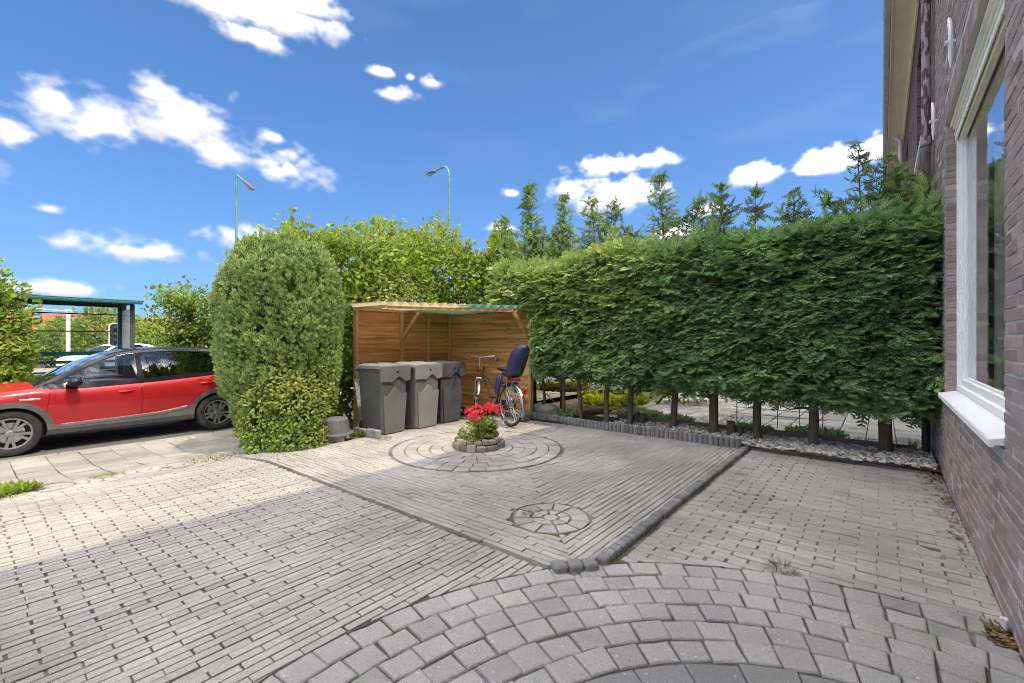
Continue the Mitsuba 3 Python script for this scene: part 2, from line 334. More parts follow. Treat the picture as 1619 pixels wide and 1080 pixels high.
plain('mat_navy', paint_fn((0.024, 0.028, 0.075), (0.04, 0.045, 0.115), 9), 0.42, 0.5)
plain('mat_maroon', (0.16, 0.02, 0.03), 0.5, 0.4)
plain('mat_car_red', (0.46, 0.012, 0.018), 0.22, 0.5, 0.35, clearcoat=1.0, clearcoat_gloss=0.98)
plain('mat_car_white', (0.70, 0.71, 0.71), 0.28, 0.5, 0.0, clearcoat=1.0, clearcoat_gloss=0.97)
plain('mat_car_black', (0.010, 0.011, 0.014), 0.12, 0.4)
plain('mat_cladding', paint_fn((0.085, 0.085, 0.088), (0.115, 0.115, 0.118), 3), 0.55, 0.35)
plain('mat_alloy', (0.42, 0.42, 0.43), 0.35, 0.5, 0.9)
plain('mat_dark_alloy', (0.02, 0.02, 0.021), 0.4, 0.5, 0.5)
plain('mat_chrome', (0.75, 0.75, 0.76), 0.15, 0.5, 1.0)
plain('mat_teal', paint_fn((0.014, 0.125, 0.125), (0.022, 0.17, 0.165), 2), 0.35, 0.45)
plain('mat_lamp_green', paint_fn((0.10, 0.24, 0.25), (0.14, 0.30, 0.31), 2), 0.4, 0.45)
plain('mat_lamp_head', (0.10, 0.10, 0.10), 0.45, 0.4)
plain('mat_pvc', paint_fn((0.60, 0.60, 0.58), (0.74, 0.74, 0.72), 5), 0.4, 0.4)
plain('mat_white_sign', (0.75, 0.75, 0.74), 0.4, 0.4)
plain('mat_lens', (0.36, 0.36, 0.34), 0.2, 0.5)
plain('mat_tail', (0.35, 0.01, 0.01), 0.15, 0.5)
plain('mat_seat', (0.03, 0.03, 0.032), 0.8, 0.3)
plain('mat_ad', paint_fn((0.55, 0.60, 0.56), (0.70, 0.74, 0.70), 3), 0.25, 0.5)
bsdf('mat_pane', {'type': 'thindielectric', 'int_ior': 1.5}, False)
bsdf('mat_car_pane', {'type': 'thindielectric', 'int_ior': 1.55, 'specular_transmittance': {'type': 'rgb', 'value': [0.55, 0.63, 0.63]}}, False)
bsdf('mat_privacy_pane', {'type': 'thindielectric', 'int_ior': 1.55, 'specular_transmittance': {'type': 'rgb', 'value': [0.06, 0.065, 0.07]}}, False)
bsdf('mat_roof_sheet', {'type': 'principledthin', 'base_color': {'type': 'rgb', 'value': [0.60, 0.53, 0.38]}, 'roughness': 0.5, 'diff_trans': 1.4, 'spec_trans': 0.0, 'eta': 1.4}, False)
bsdf('mat_green_sheet', {'type': 'principledthin', 'base_color': {'type': 'rgb', 'value': [0.16, 0.30, 0.215]}, 'roughness': 0.4, 'diff_trans': 0.7, 'spec_trans': 0.0, 'eta': 1.4}, False)
bsdf('mat_room', {'type': 'diffuse', 'reflectance': {'type': 'rgb', 'value': [0.30, 0.28, 0.26]}})
bsdf('mat_far_wall', {'type': 'diffuse', 'reflectance': {'type': 'rgb', 'value': [0.46, 0.40, 0.35]}})
# ------------------------------------------------------------------ the ground and the paving
def sheet(x0, x1, y0, y1, off, nx=2, ny=2):
    xs, ys = np.linspace(x0, x1, nx), np.linspace(y0, y1, ny)
    X, Y = np.meshgrid(xs, ys, indexing='ij')
    V = np.stack([X, Y, gz(X) + off], -1).reshape(-1, 3)
    i, j = np.meshgrid(np.arange(nx - 1), np.arange(ny - 1), indexing='ij')
    q = np.stack([i * ny + j, (i + 1) * ny + j, (i + 1) * ny + j + 1, i * ny + j + 1], -1).reshape(-1, 4)
    return MB().add(V, q)
xs = np.r_[-900, -200, -60, -20, np.linspace(-10, -4, 40), 20, 200, 900]; ys = np.r_[-900, -100, -20, 0, 20, 100, 900]
Xg, Yg = np.meshgrid(xs, ys, indexing='ij')
Vg = np.stack([Xg, Yg, gz(Xg) - 0.14], -1).reshape(-1, 3)
ii, jj = np.meshgrid(np.arange(len(xs) - 1), np.arange(len(ys) - 1), indexing='ij'); ny = len(ys)
put('ground', MB().add(Vg, np.stack([ii * ny + jj, (ii + 1) * ny + jj, (ii + 1) * ny + jj + 1, ii * ny + jj + 1], -1).reshape(-1, 4)), 'mat_soil', kind='structure')

ARC_C, ARC_R = np.array([0.234, 1.01]), 2.205
RING_C, RING_R = np.array([-4.05, 4.28]), 1.09
ROS_C, ROS_R = np.array([-2.0, 2.94]), 0.305
TERR_Y, TERR_X, TERR_Z = 2.30, -1.395, 0.013
BACK_Y = 6.36
arc_disc = Point(*ARC_C).buffer(ARC_R + 0.008, 48)
ring_disc = Point(*RING_C).buffer(RING_R + 0.02, 40)
ros_disc = Point(*ROS_C).buffer(ROS_R + 0.012, 16)

def outline(g):
    if g.is_empty: return None
    if g.geom_type != 'Polygon': g = max(g.geoms, key=lambda q: q.area) if hasattr(g, 'geoms') else None
    if g is None or g.geom_type != 'Polygon': return None
    g = g.simplify(0.004)
    P = np.array(g.exterior.coords)[:-1]
    return P[::-1] if not g.exterior.is_ccw else P

def brick_field(region, along, length, width, gl, gw, rng, z, depth=0.05, bev=0.0032, bond=0.5, jit=0.004, minarea=0.18, tone=None, moss=0.25, wide=None):
    """running-bond bricks that fill a region; along: 'x' or 'y'"""
    x0, y0, x1, y1 = region.bounds
    a0, a1, b0, b1 = (x0, x1, y0, y1) if along == 'x' else (y0, y1, x0, x1)
    out, prep = [], shapely.prepared.prep(region)
    row = 0; b = b0 - 0.01
    pa, pw = length + gl, width + gw
    while b < b1:
        off = (row % 2) * bond * pa + rng.uniform(-0.007, 0.007) - pa
        a = a0 + off
        while a < a1:
            g = gl if wide is None else gl + wide(a, b) * rng.random() ** 1.6
            dl = rng.normal(0, 0.0018)
            ca, cb = a + length / 2 + dl, b + width / 2 + rng.normal(0, 0.0006)
            la, lb = (length + gl - g) / 2 + rng.normal(0, 0.0015), width / 2 + rng.normal(0, 0.0006)
            th = rng.normal(0, 0.003)
            q = np.array([[-la, -lb], [la, -lb], [la, lb], [-la, lb]])
            q = q @ np.array([[math.cos(th), math.sin(th)], [-math.sin(th), math.cos(th)]]) + [ca, cb]
            if along == 'y': q = q[:, ::-1][::-1]
            pg = Polygon(q)
            if prep.intersects(pg):
                P = q if prep.contains(pg) else outline(pg.intersection(region))
                if P is not None and Polygon(P).area > minarea * length * width:
                    c = P.mean(0)
                    t = np.clip(rng.normal(0.5, 0.15), 0, 1) if tone is None else tone(c, rng)
                    m = MB().block(P, z - depth, z + rng.normal(0, jit * 0.6), bev, (t, moss * rng.random() ** 2), tilt=rng.normal(0, jit * 1.3, 2))
                    for v in m.v: v[:, 2] += gz(v[:, 0])
                    out.append(m)
            a += pa
        b += pw; row += 1
    return out

def ring_field(c, radii, widths, rng, z, gap=0.008, a0=0, a1=360, bev=0.008, depth=0.05, clip=None, jit=0.004, tone=None, moss=None, n=2, rough=0.0):
    out = []
    for (ri, ro), w in zip(radii, widths):
        rm = (ri + ro) / 2; cnt = max(5, int(round(rm * math.radians(a1 - a0) / (w + gap)))); st = math.radians(a1 - a0) / cnt
        ph = rng.uniform(0, st)
        for k in range(cnt):
            t0 = math.radians(a0) + ph + k * st + rng.normal(0, 0.006) * st; t1 = t0 + st
            e0, e1 = gap / 2 / ri, gap / 2 / ro
            wi, wo = rng.normal(0, 0.003, 2) * bev / 0.008
            sub = np.linspace(0, 1, n + 1)
            Ai = t0 + e0 + (t1 - t0 - 2 * e0) * sub; Ao = t0 + e1 + (t1 - t0 - 2 * e1) * sub
            Ri, Ro = ri + gap / 2 + wi, ro - gap / 2 + wo
            P = np.vstack([np.stack([Ro * np.cos(Ao), Ro * np.sin(Ao)], 1), np.stack([Ri * np.cos(Ai[::-1]), Ri * np.sin(Ai[::-1])], 1)]) + c
            if rough: P = P + rng.normal(0, rough, P.shape)
            if clip is not None:
                g = Polygon(P)
                if not clip.intersects(g): continue
                if not clip.contains(g):
                    P = outline(g.intersection(clip))
                    if P is None or Polygon(P).area < 0.0015: continue
            cen = P.mean(0)
            t = np.clip(rng.normal(0.52, 0.17), 0, 1) if tone is None else tone(cen, rng)
            mo = 0.2 * rng.random() ** 2 if moss is None else moss(cen, rng)
            m = MB().block(P, z - depth, z + rng.normal(0, jit * 0.6), bev, (t, mo), tilt=rng.normal(0, jit * 2.0, 2))
            for v in m.v: v[:, 2] += gz(v[:, 0])
            out.append(m)
    return out

# the drive: long narrow pavers laid along the facade
DX = -6.12
drive = sbox(DX, -2.2, -1.41, TERR_Y - 0.024).difference(arc_disc)
drive = max(drive.geoms, key=lambda g: g.area) if hasattr(drive, 'geoms') else drive
def flat(poly, z):
    v, f = trimesh.creation.triangulate_polygon(poly, engine='earcut')
    return MB().add(np.c_[v, np.full(len(v), z)], f)
bed = sheet(-6.10, -2.2, -2.3, 2.6, -0.010, 60, 3)
g = sbox(-2.2, -2.3, -1.0, 2.6).difference(arc_disc); bed.add(*flat(max(g.geoms, key=lambda q: q.area) if hasattr(g, 'geoms') else g, -0.010).arrays())
put('driveway', bed, 'mat_joint', kind='structure')
pieces('driveway', 'paver', brick_field(drive, 'y', 0.2065, 0.0468, 0.0065, 0.0072, R(1), 0.0, jit=0.0022, wide=lambda a, b: 0.009 if b < -2.9 else 0.0), 'mat_drive_paver')

# the fans of pavers where the drive meets the pavement
thr = sbox(-6.92, -2.0, DX - 0.006, 3.0)
fans = [np.array([-6.62, 0.55]), np.array([-6.62, 1.62])]
fan_discs = [Point(*f).buffer(0.50, 32).intersection(thr) for f in fans]
m_f = []
for f, g in zip(fans, fan_discs):
    rr = [(0.06 + 0.11 * k, 0.165 + 0.11 * k) for k in range(4)]
    m_f += ring_field(f, rr, [0.10, 0.12, 0.14, 0.15], R(9), -0.002, 0.008, 0, 360, 0.006, 0.05, clip=thr)
rest = thr.difference(fan_discs[0]).difference(fan_discs[1])
m_f += brick_field(rest, 'y', 0.2, 0.092, 0.009, 0.008, R(10), -0.002, moss=0.9)
put('drive_threshold', sheet(-6.93, -6.10, -2.0, 3.0, -0.013, 12, 3), 'mat_joint', kind='structure')
pieces('drive_threshold', 'paver', m_f, 'mat_drive_paver')

# the raised terrace: two directions of bricks that meet on a mitre
terr = sbox(-7.2, TERR_Y, TERR_X, BACK_Y).difference(Polygon([(-1.60, 2.29), (-1.39, 2.29), (-1.39, 2.51)])).difference(ring_disc).difference(ros_disc)
right = Polygon([(-1.3, 2.24), (-5.42, 6.36), (-5.42, 7), (-1.3, 7)])
terr_l, terr_r = terr.difference(right), terr.intersection(right)
put('terrace', sheet(-7.25, TERR_X - 0.004, TERR_Y + 0.006, BACK_Y + 0.02, TERR_Z - 0.011, 60, 3), 'mat_joint', kind='structure')
tb = brick_field(terr_l, 'x', 0.206, 0.0490, 0.005, 0.0072, R(2), TERR_Z, jit=0.002) + brick_field(terr_r, 'y', 0.206, 0.0490, 0.005, 0.0072, R(3), TERR_Z, jit=0.002)
pieces('terrace', 'paver', tb, 'mat_terrace_paver')
# the stone wheel let into the mitre
ros = ring_field(ROS_C, [(0.062, 0.158), (0.158, ROS_R)], [0.075, 0.118], R(4), TERR_Z + 0.003, 0.014, bev=0.006, n=1, rough=0.004)
th = np.arange(10) * 2 * np.pi / 10
ros.append(MB().block(np.stack([0.056 * np.cos(th), 0.056 * np.sin(th)], 1) + ROS_C, -0.03, TERR_Z + 0.002, 0.006, (0.6, 0)))
for m in ros: put('terrace__wheel_stone', m, 'mat_cobble')
# the stone circle round the planter
ringp = ring_field(RING_C, [(0.30 + 0.155 * k, 0.452 + 0.155 * k) for k in range(5)], [0.14, 0.15, 0.15, 0.155, 0.16], R(6), TERR_Z + 0.004, 0.008, bev=0.007)
for m in ringp: put('terrace__circle_stone', m, 'mat_cobble')
# soldier stones on the house side of the terrace and round its cut corner
edge = []
r7 = R(7)
y = 2.53
while y < 6.46:
    d = 0.082 + r7.normal(0, 0.003); xj = r7.normal(0, 0.003)
    pts = np.array([[-1.392 + xj, y + 0.003], [-1.330 + xj, y + 0.003], [-1.314 + xj, y + 0.014], [-1.310 + xj, y + d / 2], [-1.314 + xj, y + d - 0.014], [-1.330 + xj, y + d - 0.003], [-1.392 + xj, y + d - 0.003]])
    edge.append(MB().block(pts, -0.05, 0.046 + r7.normal(0, 0.002), 0.016, (np.clip(r7.normal(0.5, 0.2), 0, 1), 0.2)))
    y += d
for k in range(3):
    p0 = np.array([-1.56, 2.30]) + np.array([0.058, 0.066]) * k * 1.08
    u = np.array([0.66, 0.75]); nn = np.array([0.75, -0.66])
    edge.append(MB().block(np.array([p0 - nn * 0.02, p0 + nn * 0.06, p0 + nn * 0.075 + u * 0.02, p0 + nn * 0.075 + u * 0.072, p0 + nn * 0.06 + u * 0.09, p0 - nn * 0.02 + u * 0.09]), -0.05, 0.046, 0.016, (0.4, 0.1)))
for m in edge: put('terrace__edge_stone', m, 'mat_edging')

# the path under the window
path = sbox(-1.285, 2.2, 0.474, 6.42).difference(arc_disc)
path = max(path.geoms, key=lambda g: g.area) if hasattr(path, 'geoms') else path
put('house_path', flat(sbox(-1.39, 2.2, 0.49, 6.46).difference(arc_disc), -0.006), 'mat_joint', kind='structure')
pieces('house_path', 'paver', brick_field(path, 'x', 0.2065, 0.0590, 0.0042, 0.0055, R(8), -0.001, jit=0.003, wide=lambda a, b: 0.026 if -1.22 < a < -0.70 else 0.0), 'mat_path_paver')

# the round of cobbles in front of the door
step = 0.1455
radii = [(1.332 + step * k, 1.332 + step * (k + 1)) for k in range(6)]
clipb = sbox(-2.2, -0.4, 0.472, 3.4).difference(sbox(0.385, 2.99, 0.6, 3.215))
def moss_near_wall(c, r): return float(np.clip((c[0] + 0.35) * 1.1, 0.0, 1.0)) * r.uniform(0.5, 1.3) + (0.5 if r.random() < 0.05 else 0.02)
put('cobble_round', sheet(-2.1, 0.48, -0.6, 3.35, -0.014), 'mat_joint', kind='structure')
cob = ring_field(ARC_C, radii, [0.138, 0.145, 0.150, 0.152, 0.150, 0.155], R(11), 0.002, 0.0085, 0, 360, 0.0095, 0.05, clip=clipb, jit=0.004, rough=0.0028, moss=moss_near_wall)
pieces('cobble_round', 'cobble', cob, 'mat_cobble')
inner = ring_field(ARC_C, [(1.115, 1.327), (0.90, 1.112), (0.68, 0.897)], [0.21, 0.21, 0.2], R(12), -0.004, 0.006, 0, 360, 0.006, 0.05, clip=clipb, moss=lambda c, r: 0.25 * r.random())
for m in inner[:]:
    pass
pieces('cobble_round', 'inner_stone', inner, 'mat_dark_cobble', rest='inner_stone_field')

# pavement, street
put('pavement', sheet(-9.42, -6.9, -14, 30, -0.009, 30, 3), 'mat_joint', kind='structure')
sl, r13 = [], R(13)
for i in range(7):
    x1 = -6.93 - i * 0.345; x0 = x1 - 0.337
    for j in range(-9, 27):
        y0 = 0.16 + j * 0.345 + r13.normal(0, 0.002); y1 = y0 + 0.336
        P = np.array([[x0, y0], [x1, y0], [x1, y1], [x0, y1]])
        m = MB().block(P, -0.05, r13.normal(0, 0.003), 0.005, (np.clip(r13.normal(0.5, 0.22), 0, 1), 0.8 * r13.random() ** 2), tilt=r13.normal(0, 0.006, 2))
        for v in m.v: v[:, 2] += gz(v[:, 0])
        sl.append(m)
pieces('pavement', 'slab', sl, 'mat_slab', most=200)
put('road', sheet(-34.0, -9.40, -60, 90, -0.028, 3, 3), 'mat_asphalt', kind='structure')
put('far_pavement', sheet(-39.0, -33.9, -60, 90, 0.05), 'mat_slab', kind='structure')
kb = MB()
for j in range(-20, 60): kb.block([[-9.42, j * 1.0], [-9.31, j * 1.0], [-9.31, j + 0.99], [-9.42, j + 0.99]], -0.4, -0.262, 0.012, (0.5, 0.1))
put('kerb', kb, 'mat_slab', kind='structure')
put('bus_stop_platform', MB().box((-14.4, -14, -0.4), (-12.05, 30, -0.20), bev=0.01), 'mat_slab', kind='structure')

# flat edging at the back of the path and the border soil and stones under the hedge
bs = MB()
xs_, ys_ = np.linspace(-7.2, 0.47, 60), np.linspace(BACK_Y + 0.01, 7.32, 8)
Xs, Ys = np.meshgrid(xs_, ys_, indexing='ij')
Zs = 0.02 + 0.045 * meshkit.fbm(np.stack([Xs * 3, Ys * 3, Xs * 0], -1), 3, 4)
i, j = np.meshgrid(np.arange(59), np.arange(7), indexing='ij')
bs.add(np.stack([Xs, Ys, Zs], -1).reshape(-1, 3), np.stack([i * 8 + j, (i + 1) * 8 + j, (i + 1) * 8 + j + 1, i * 8 + j + 1], -1).reshape(-1, 4))
put('border_soil', bs, 'mat_soil', kind='structure')
# ------------------------------------------------------------------ the brick houses
WX = 0.48           # face of the bricks
OPEN = (3.36, 6.15, 0.88, 3.50)   # the big window: y0, y1, z0, z1
END_Y = 7.36
house = thing('brick_house', 'dark red brick house at the edge of the yard with a tall white framed window', 'house')
def wall_frame(x): return lambda V: np.stack([x - V[:, 2], V[:, 0], V[:, 1]], 1)
# masonry behind the bricks, with the opening left free
mm = MB()
y0, y1, z0, z1 = OPEN
XI = WX + 0.0035
for a, b in (((XI, -6, -0.3), (0.78, y0 - 0.006, 7.1)), ((XI, y1 + 0.006, -0.3), (0.78, END_Y, 7.1)), ((XI, y0 - 0.006, -0.3), (0.78, y1 + 0.006, z0 - 0.055)), ((XI, y0 - 0.006, z1 + 0.004), (0.78, y1 + 0.006, 7.1))):
    mm.box(a, b)
mm.box((0.79, -6, -0.3), (9.0, 2.9, 7.1)); mm.box((4.2, 2.91, -0.3), (9.0, END_Y, 7.1))
mm.box((0.79, 7.15, -0.3), (4.19, END_Y, 7.1)); mm.box((0.79, 2.91, 3.9), (4.19, 7.14, 7.1))
put(house + '__wall', mm, 'mat_mortar')
rng = R(20)
bricks = []
CH, BL = 0.0635, 0.222
hole = sbox(y0, z0 - 0.05, y1, z1)
row = 0
z = -0.05
while z < 7.0:
    y = 1.2 - (row % 2) * 0.5 * BL + rng.uniform(-.01, .01)
    soldier = abs(z - z1) < 0.0
    while y < END_Y - 0.01:
        a0, a1 = y + 0.005, min(y + BL - 0.006, END_Y - 0.004)
        if a1 - a0 > 0.05:
            g = sbox(a0, z + 0.005, a1, z + CH - 0.006)
            segs = [(a0, a1)]
            if z + CH > z0 - 0.05 and z < z1 + 0.20:
                segs = [(s, e) for s, e in ((a0, min(a1, y0)), (max(a0, y1), a1)) if e - s > 0.03]
            for s, e in segs:
                h = rng.normal(0.0, 0.0022)
                far = 1 if z < 4.6 else 0
                P = np.array([[s + rng.normal(0, .0015), z + 0.006 + rng.normal(0, .0015)], [e + rng.normal(0, .0015), z + 0.005 + rng.normal(0, .0015)], [e + rng.normal(0, .0015), z + CH - 0.0065], [s + rng.normal(0, .0015), z + CH - 0.0065]])
                bricks.append(MB().block(P, -0.02, 0.0 + h * 0.7, 0.003, (np.clip(rng.normal(0.47, 0.17), 0, 1), rng.random() ** 2), frame=wall_frame(WX), tilt=rng.normal(0, 0.012, 2)))
        y += BL
    z += CH; row += 1
# soldier course over the window
y = y0 - 0.12
while y < y1 + 0.12:
    P = np.array([[y, z1 + 0.006], [y + 0.055, z1 + 0.006], [y + 0.055, z1 + 0.2], [y, z1 + 0.2]])
    bricks.append(MB().block(P, -0.02, rng.normal(0, 0.002), 0.004, (np.clip(rng.normal(0.47, 0.17), 0, 1), rng.random() ** 2), frame=wall_frame(WX)))
    y += 0.064
pieces(house + '__wall', 'brick', bricks, 'mat_brick', most=240, rest='brick_field')
# bricks of the reveals (the sides of the opening)
rev = []
z = z0
k = 0
while z < z1 - 0.05:
    for ys, d in ((y1, -1), (y0, 1)):
        fr = (lambda V, ys=ys, d=d: np.stack([V[:, 0], ys + d * V[:, 2], V[:, 1]], 1))
        P = np.array([[WX + 0.004, z + 0.005], [WX + 0.081, z + 0.005], [WX + 0.081, z + CH - 0.006], [WX + 0.004, z + CH - 0.006]])
        if d > 0: P = P[::-1]
        m = MB().block(P, -0.006, 0.004 + rng.normal(0, 0.001), 0.003, (np.clip(rng.normal(0.4, 0.24), 0, 1), rng.random() ** 2), frame=fr)
        rev.append((d, m))
    z += CH
for d, m in rev:
    if d < 0: put(house + '__wall__reveal_brick', m, 'mat_brick')
rb = MB()
for d, m in rev:
    if d > 0: rb.add(*m.arrays())
put(house + '__wall__near_reveal', rb, 'mat_brick', kind='stuff')

# the window: outer frame, sash, pane, moulded head, sill
FX = WX + 0.080
fm = MB()
fw = 0.055
def frame_ring(m, x0, x1, ya, yb, za, zb, w, bev=0.004, bottom=None):
    b = w if bottom is None else bottom
    m.box((x0, ya, za), (x1, ya + w, zb), bev=bev); m.box((x0, yb - w, za), (x1, yb, zb), bev=bev)
    m.box((x0 + 0.002, ya + w - 0.002, zb - w), (x1 - 0.002, yb - w + 0.002, zb), bev=bev); m.box((x0 + 0.002, ya + w - 0.002, za), (x1 - 0.002, yb - w + 0.002, za + b), bev=bev)
frame_ring(fm, FX, FX + 0.06, y0, y1, z0 + 0.03, z1, 0.05)
win = house + '__window'
put(win, fm, 'mat_white_paint')
sm = MB(); frame_ring(sm, FX + 0.03, FX + 0.085, y0 + 0.052, y1 - 0.052, z0 + 0.082, z1 - 0.052, 0.045, bottom=0.06)
frame_ring(sm, FX + 0.052, FX + 0.080, y0 + 0.098, y1 - 0.098, z0 + 0.143, z1 - 0.098, 0.018, bottom=0.02)
put(win + '__sash', sm, 'mat_white_paint')
put(win + '__pane', MB().add([(FX + 0.066, y0 + 0.10, z0 + 0.15), (FX + 0.066, y1 - 0.10, z0 + 0.15), (FX + 0.066, y1 - 0.10, z1 - 0.10), (FX + 0.066, y0 + 0.10, z1 - 0.10)], [[0, 1, 2, 3]]), 'mat_pane')
hd = MB()   # mouldings of the head, stepping in and down
for xa, xb, za, zb in ((WX + 0.035, WX + 0.085, z1 - 0.035, z1 - 0.002), (WX + 0.055, WX + 0.084, z1 - 0.065, z1 - 0.036), (WX + 0.07, WX + 0.083, z1 - 0.105, z1 - 0.066), (WX + 0.062, WX + 0.082, z1 - 0.125, z1 - 0.106), (WX + 0.070, WX + 0.081, z1 - 0.18, z1 - 0.126), (FX + 0.012, FX + 0.058, z1 - 0.20, z1 - 0.05)):
    hd.box((xa, y0 + 0.003, za), (xb, y1 - 0.003, zb), bev=0.005)
put(win + '__moulded_head', hd, 'mat_cream_paint')
sp = prism([(WX - 0.052, 0.835), (WX - 0.052, 0.868), (WX - 0.046, 0.876), (WX + 0.20, 0.925), (WX + 0.20, 0.85), (WX - 0.03, 0.848), (WX - 0.036, 0.835)], y0 + 0.02, y1 + 0.0, 'y')
put(win + '__sill', sp, 'mat_white_paint', smooth=20)
# the room behind the pane
rm = MB()
rm.box((4.17, 2.92, 0.3), (4.19, 7.13, 3.88)); rm.box((0.80, 2.92, 0.28), (4.16, 7.13, 0.30)); rm.box((0.80, 2.92, 3.87), (4.16, 7.13, 3.89))
rm.box((0.80, 2.911, 0.31), (4.16, 2.92, 3.86)); rm.box((0.80, 7.131, 0.31), (4.16, 7.139, 3.86))
put(house + '__room', rm, 'mat_room')
cu = MB()
th = np.linspace(0, 1, 90)
for ya, yb in ((y1 - 0.55, y1 - 0.12),):
    yy = ya + (yb - ya) * th; xx = FX + 0.27 + 0.03 * np.sin(th * 55)
    V = np.vstack([np.c_[xx, yy, np.full(90, 0.95)], np.c_[xx, yy, np.full(90, 3.45)]])
    k = np.arange(89); cu.add(V, np.stack([k, k + 1, 90 + k + 1, 90 + k], 1))
bsdf('mat_curtain', {'type': 'diffuse', 'reflectance': {'type': 'rgb', 'value': [0.45, 0.46, 0.42]}})
put(house + '__curtain', cu, 'mat_curtain', smooth=True)

# eaves and roof
def eaves(h, ya, yb, tag):
    m = MB(); m.box((0.13, ya, 7.06), (0.66, yb, 7.085))
    m.box((0.128, ya, 7.03), (0.150, yb, 7.22), bev=0.003); m.box((0.44, ya, 6.98), (0.478, yb, 7.055), bev=0.004)
    put(h + '__soffit', m, 'mat_cream_paint')
    a = np.linspace(math.pi, 2 * math.pi, 9)
    g = [(0.07 + 0.058 * math.cos(t), 7.20 + 0.06 * math.sin(t)) for t in a] + [(0.07 + 0.052 * math.cos(t), 7.20 + 0.054 * math.sin(t)) for t in a[::-1]]
    put(h + '__gutter', prism(g, ya + 0.01, yb - 0.01, 'y'), 'mat_zinc', smooth=40)
    r = MB()
    r.add([(0.06, ya, 7.24), (0.06, yb, 7.24), (4.7, yb, 11.0), (4.7, ya, 11.0), (9.3, ya, 7.24), (9.3, yb, 7.24), (0.06, ya, 7.20), (0.06, yb, 7.20), (9.3, ya, 7.20), (9.3, yb, 7.20)],
          [[0, 1, 2, 3], [3, 2, 5, 4], [0, 6, 7, 1], [4, 5, 9, 8]])
    r.add([(0.5, ya, 7.2), (9, ya, 7.2), (4.7, ya, 10.9), (0.5, yb, 7.2), (9, yb, 7.2), (4.7, yb, 10.9)], [[0, 1, 2], [3, 5, 4]])
    put(h + '__roof', r, 'mat_dark_roof')
eaves(house, -6.0, END_Y, 0)

# wall anchors of painted iron
def anchor(y, za, zb):
    m = MB(); x = WX - 0.03; zm = (za + zb) / 2 - 0.02; h = zb - za
    m.tube([(x, y + 0.11, zb), (x, y + 0.05, zb - 0.07 * h / 0.46), (x, y - 0.004, zb - 0.15), (x, y, zm), (x, y + 0.004, za + 0.08), (x, y + 0.008, za)], [0.012, 0.016, 0.017, 0.017, 0.015, 0.004], 8)
    m.tube([(x - 0.028, y - 0.035, zm - 0.004), (x - 0.024, y, zm), (x - 0.028, y + 0.035, zm + 0.004)], 0.011, 8)
    m.tube([(x + 0.05, y, zm), (x - 0.012, y, zm)], 0.012, 8)
    put(house + '__wall_anchor', m, 'mat_white_paint', smooth=40)
anchor(5.33, 3.70, 4.17); anchor(7.0, 3.66, 4.12)
# drainpipe between the houses
dp = MB(); px, py = 0.405, 7.30
dp.tube([(px, py, 0.0), (px, py, 3.72)], 0.041, 14); dp.tube([(px, py, 3.74), (px, py, 6.9), (px - 0.1, py, 7.05), (px - 0.30, py, 7.12)], 0.045, 14)
for z in (1.1, 2.6, 3.70, 5.4): dp.tube([(px, py, z), (px, py, z + 0.10)], 0.053, 14)
put(house + '__drainpipe', dp, 'mat_drainpipe', smooth=40)
put(house + '__cable', MB().tube([(WX - 0.012, 7.75, 7.0), (WX - 0.012, 7.72, 5.4), (WX - 0.02, 7.75, 4.8), (WX - 0.012, 8.3, 4.0), (WX - 0.012, 8.8, 2.9)], 0.008, 6), 'mat_pvc')

# the houses that go on behind the hedge
def row_house(ya, yb, label, wins, pipe):
    h = thing('brick_house', label, 'house')
    m = manifold3d.Manifold.cube([8.5, yb - ya - 0.01, 7.35]).translate([0.485, ya + 0.005, -0.3])
    for (a, b, c, d) in wins: m = m - manifold3d.Manifold.cube([0.16, b - a, d - c]).translate([0.4, a, c])
    put(h + '__wall', m, 'mat_far_brick')
    for (a, b, c, d) in wins:
        f = MB(); frame_ring(f, 0.565, 0.63, a + 0.002, b - 0.002, c + 0.002, d - 0.002, 0.07)
        f.box((0.567, (a + b) / 2 - 0.03, c + 0.07), (0.628, (a + b) / 2 + 0.03, d - 0.07)); f.box((0.44, a - 0.03, c - 0.05), (0.56, b + 0.03, c - 0.002), bev=0.004)
        w = put(h + '__window', f, 'mat_white_paint')
        put(w + '__pane', MB().add([(0.60, a + .07, c + .07), (0.60, b - .07, c + .07), (0.60, b - .07, d - .07), (0.60, a + .07, d - .07)], [[0, 1, 2, 3]]), 'mat_car_black')
    teeth = []
    for (a, b, c, d) in wins:     # toothed brick edge beside each opening
        z = c; k = 0
        while z < d - 0.03:
            w_ = 0.11 if k % 2 else 0.055
            teeth.append(MB().block([[b + 0.004, z + 0.006], [b + w_, z + 0.006], [b + w_, z + 0.058], [b + 0.004, z + 0.058]], -0.01, 0.0, 0.004, (0.2, 0.1), frame=wall_frame(0.474)))
            z += 0.0635; k += 1
    tm = MB()
    for t in teeth: tm.add(*t.arrays())
    put(h + '__toothed_edge', tm, 'mat_brick', kind='stuff')
    eaves(h, ya, yb, 1)
    if pipe is not None:
        put(h + '__drainpipe', MB().tube([(0.40, pipe, 0.0), (0.40, pipe, 6.9), (0.25, pipe, 7.1)], 0.05, 12), 'mat_pvc', smooth=40)
row_house(END_Y, 13.6, 'brick house next door, the first one behind the hedge', [(8.9, 10.9, 4.4, 6.3), (8.9, 11.3, 0.8, 3.2)], 16.4 if False else None)
row_house(13.6, 20.5, 'farther brick house of the row with a white drainpipe under its eaves', [(14.4, 15.9, 4.4, 6.3), (17.4, 19.0, 4.4, 6.3)], 16.5)
row_house(20.5, 34.0, 'farthest brick house of the row beyond the white drainpipe', [(22, 23.5, 4.4, 6.3)], None)
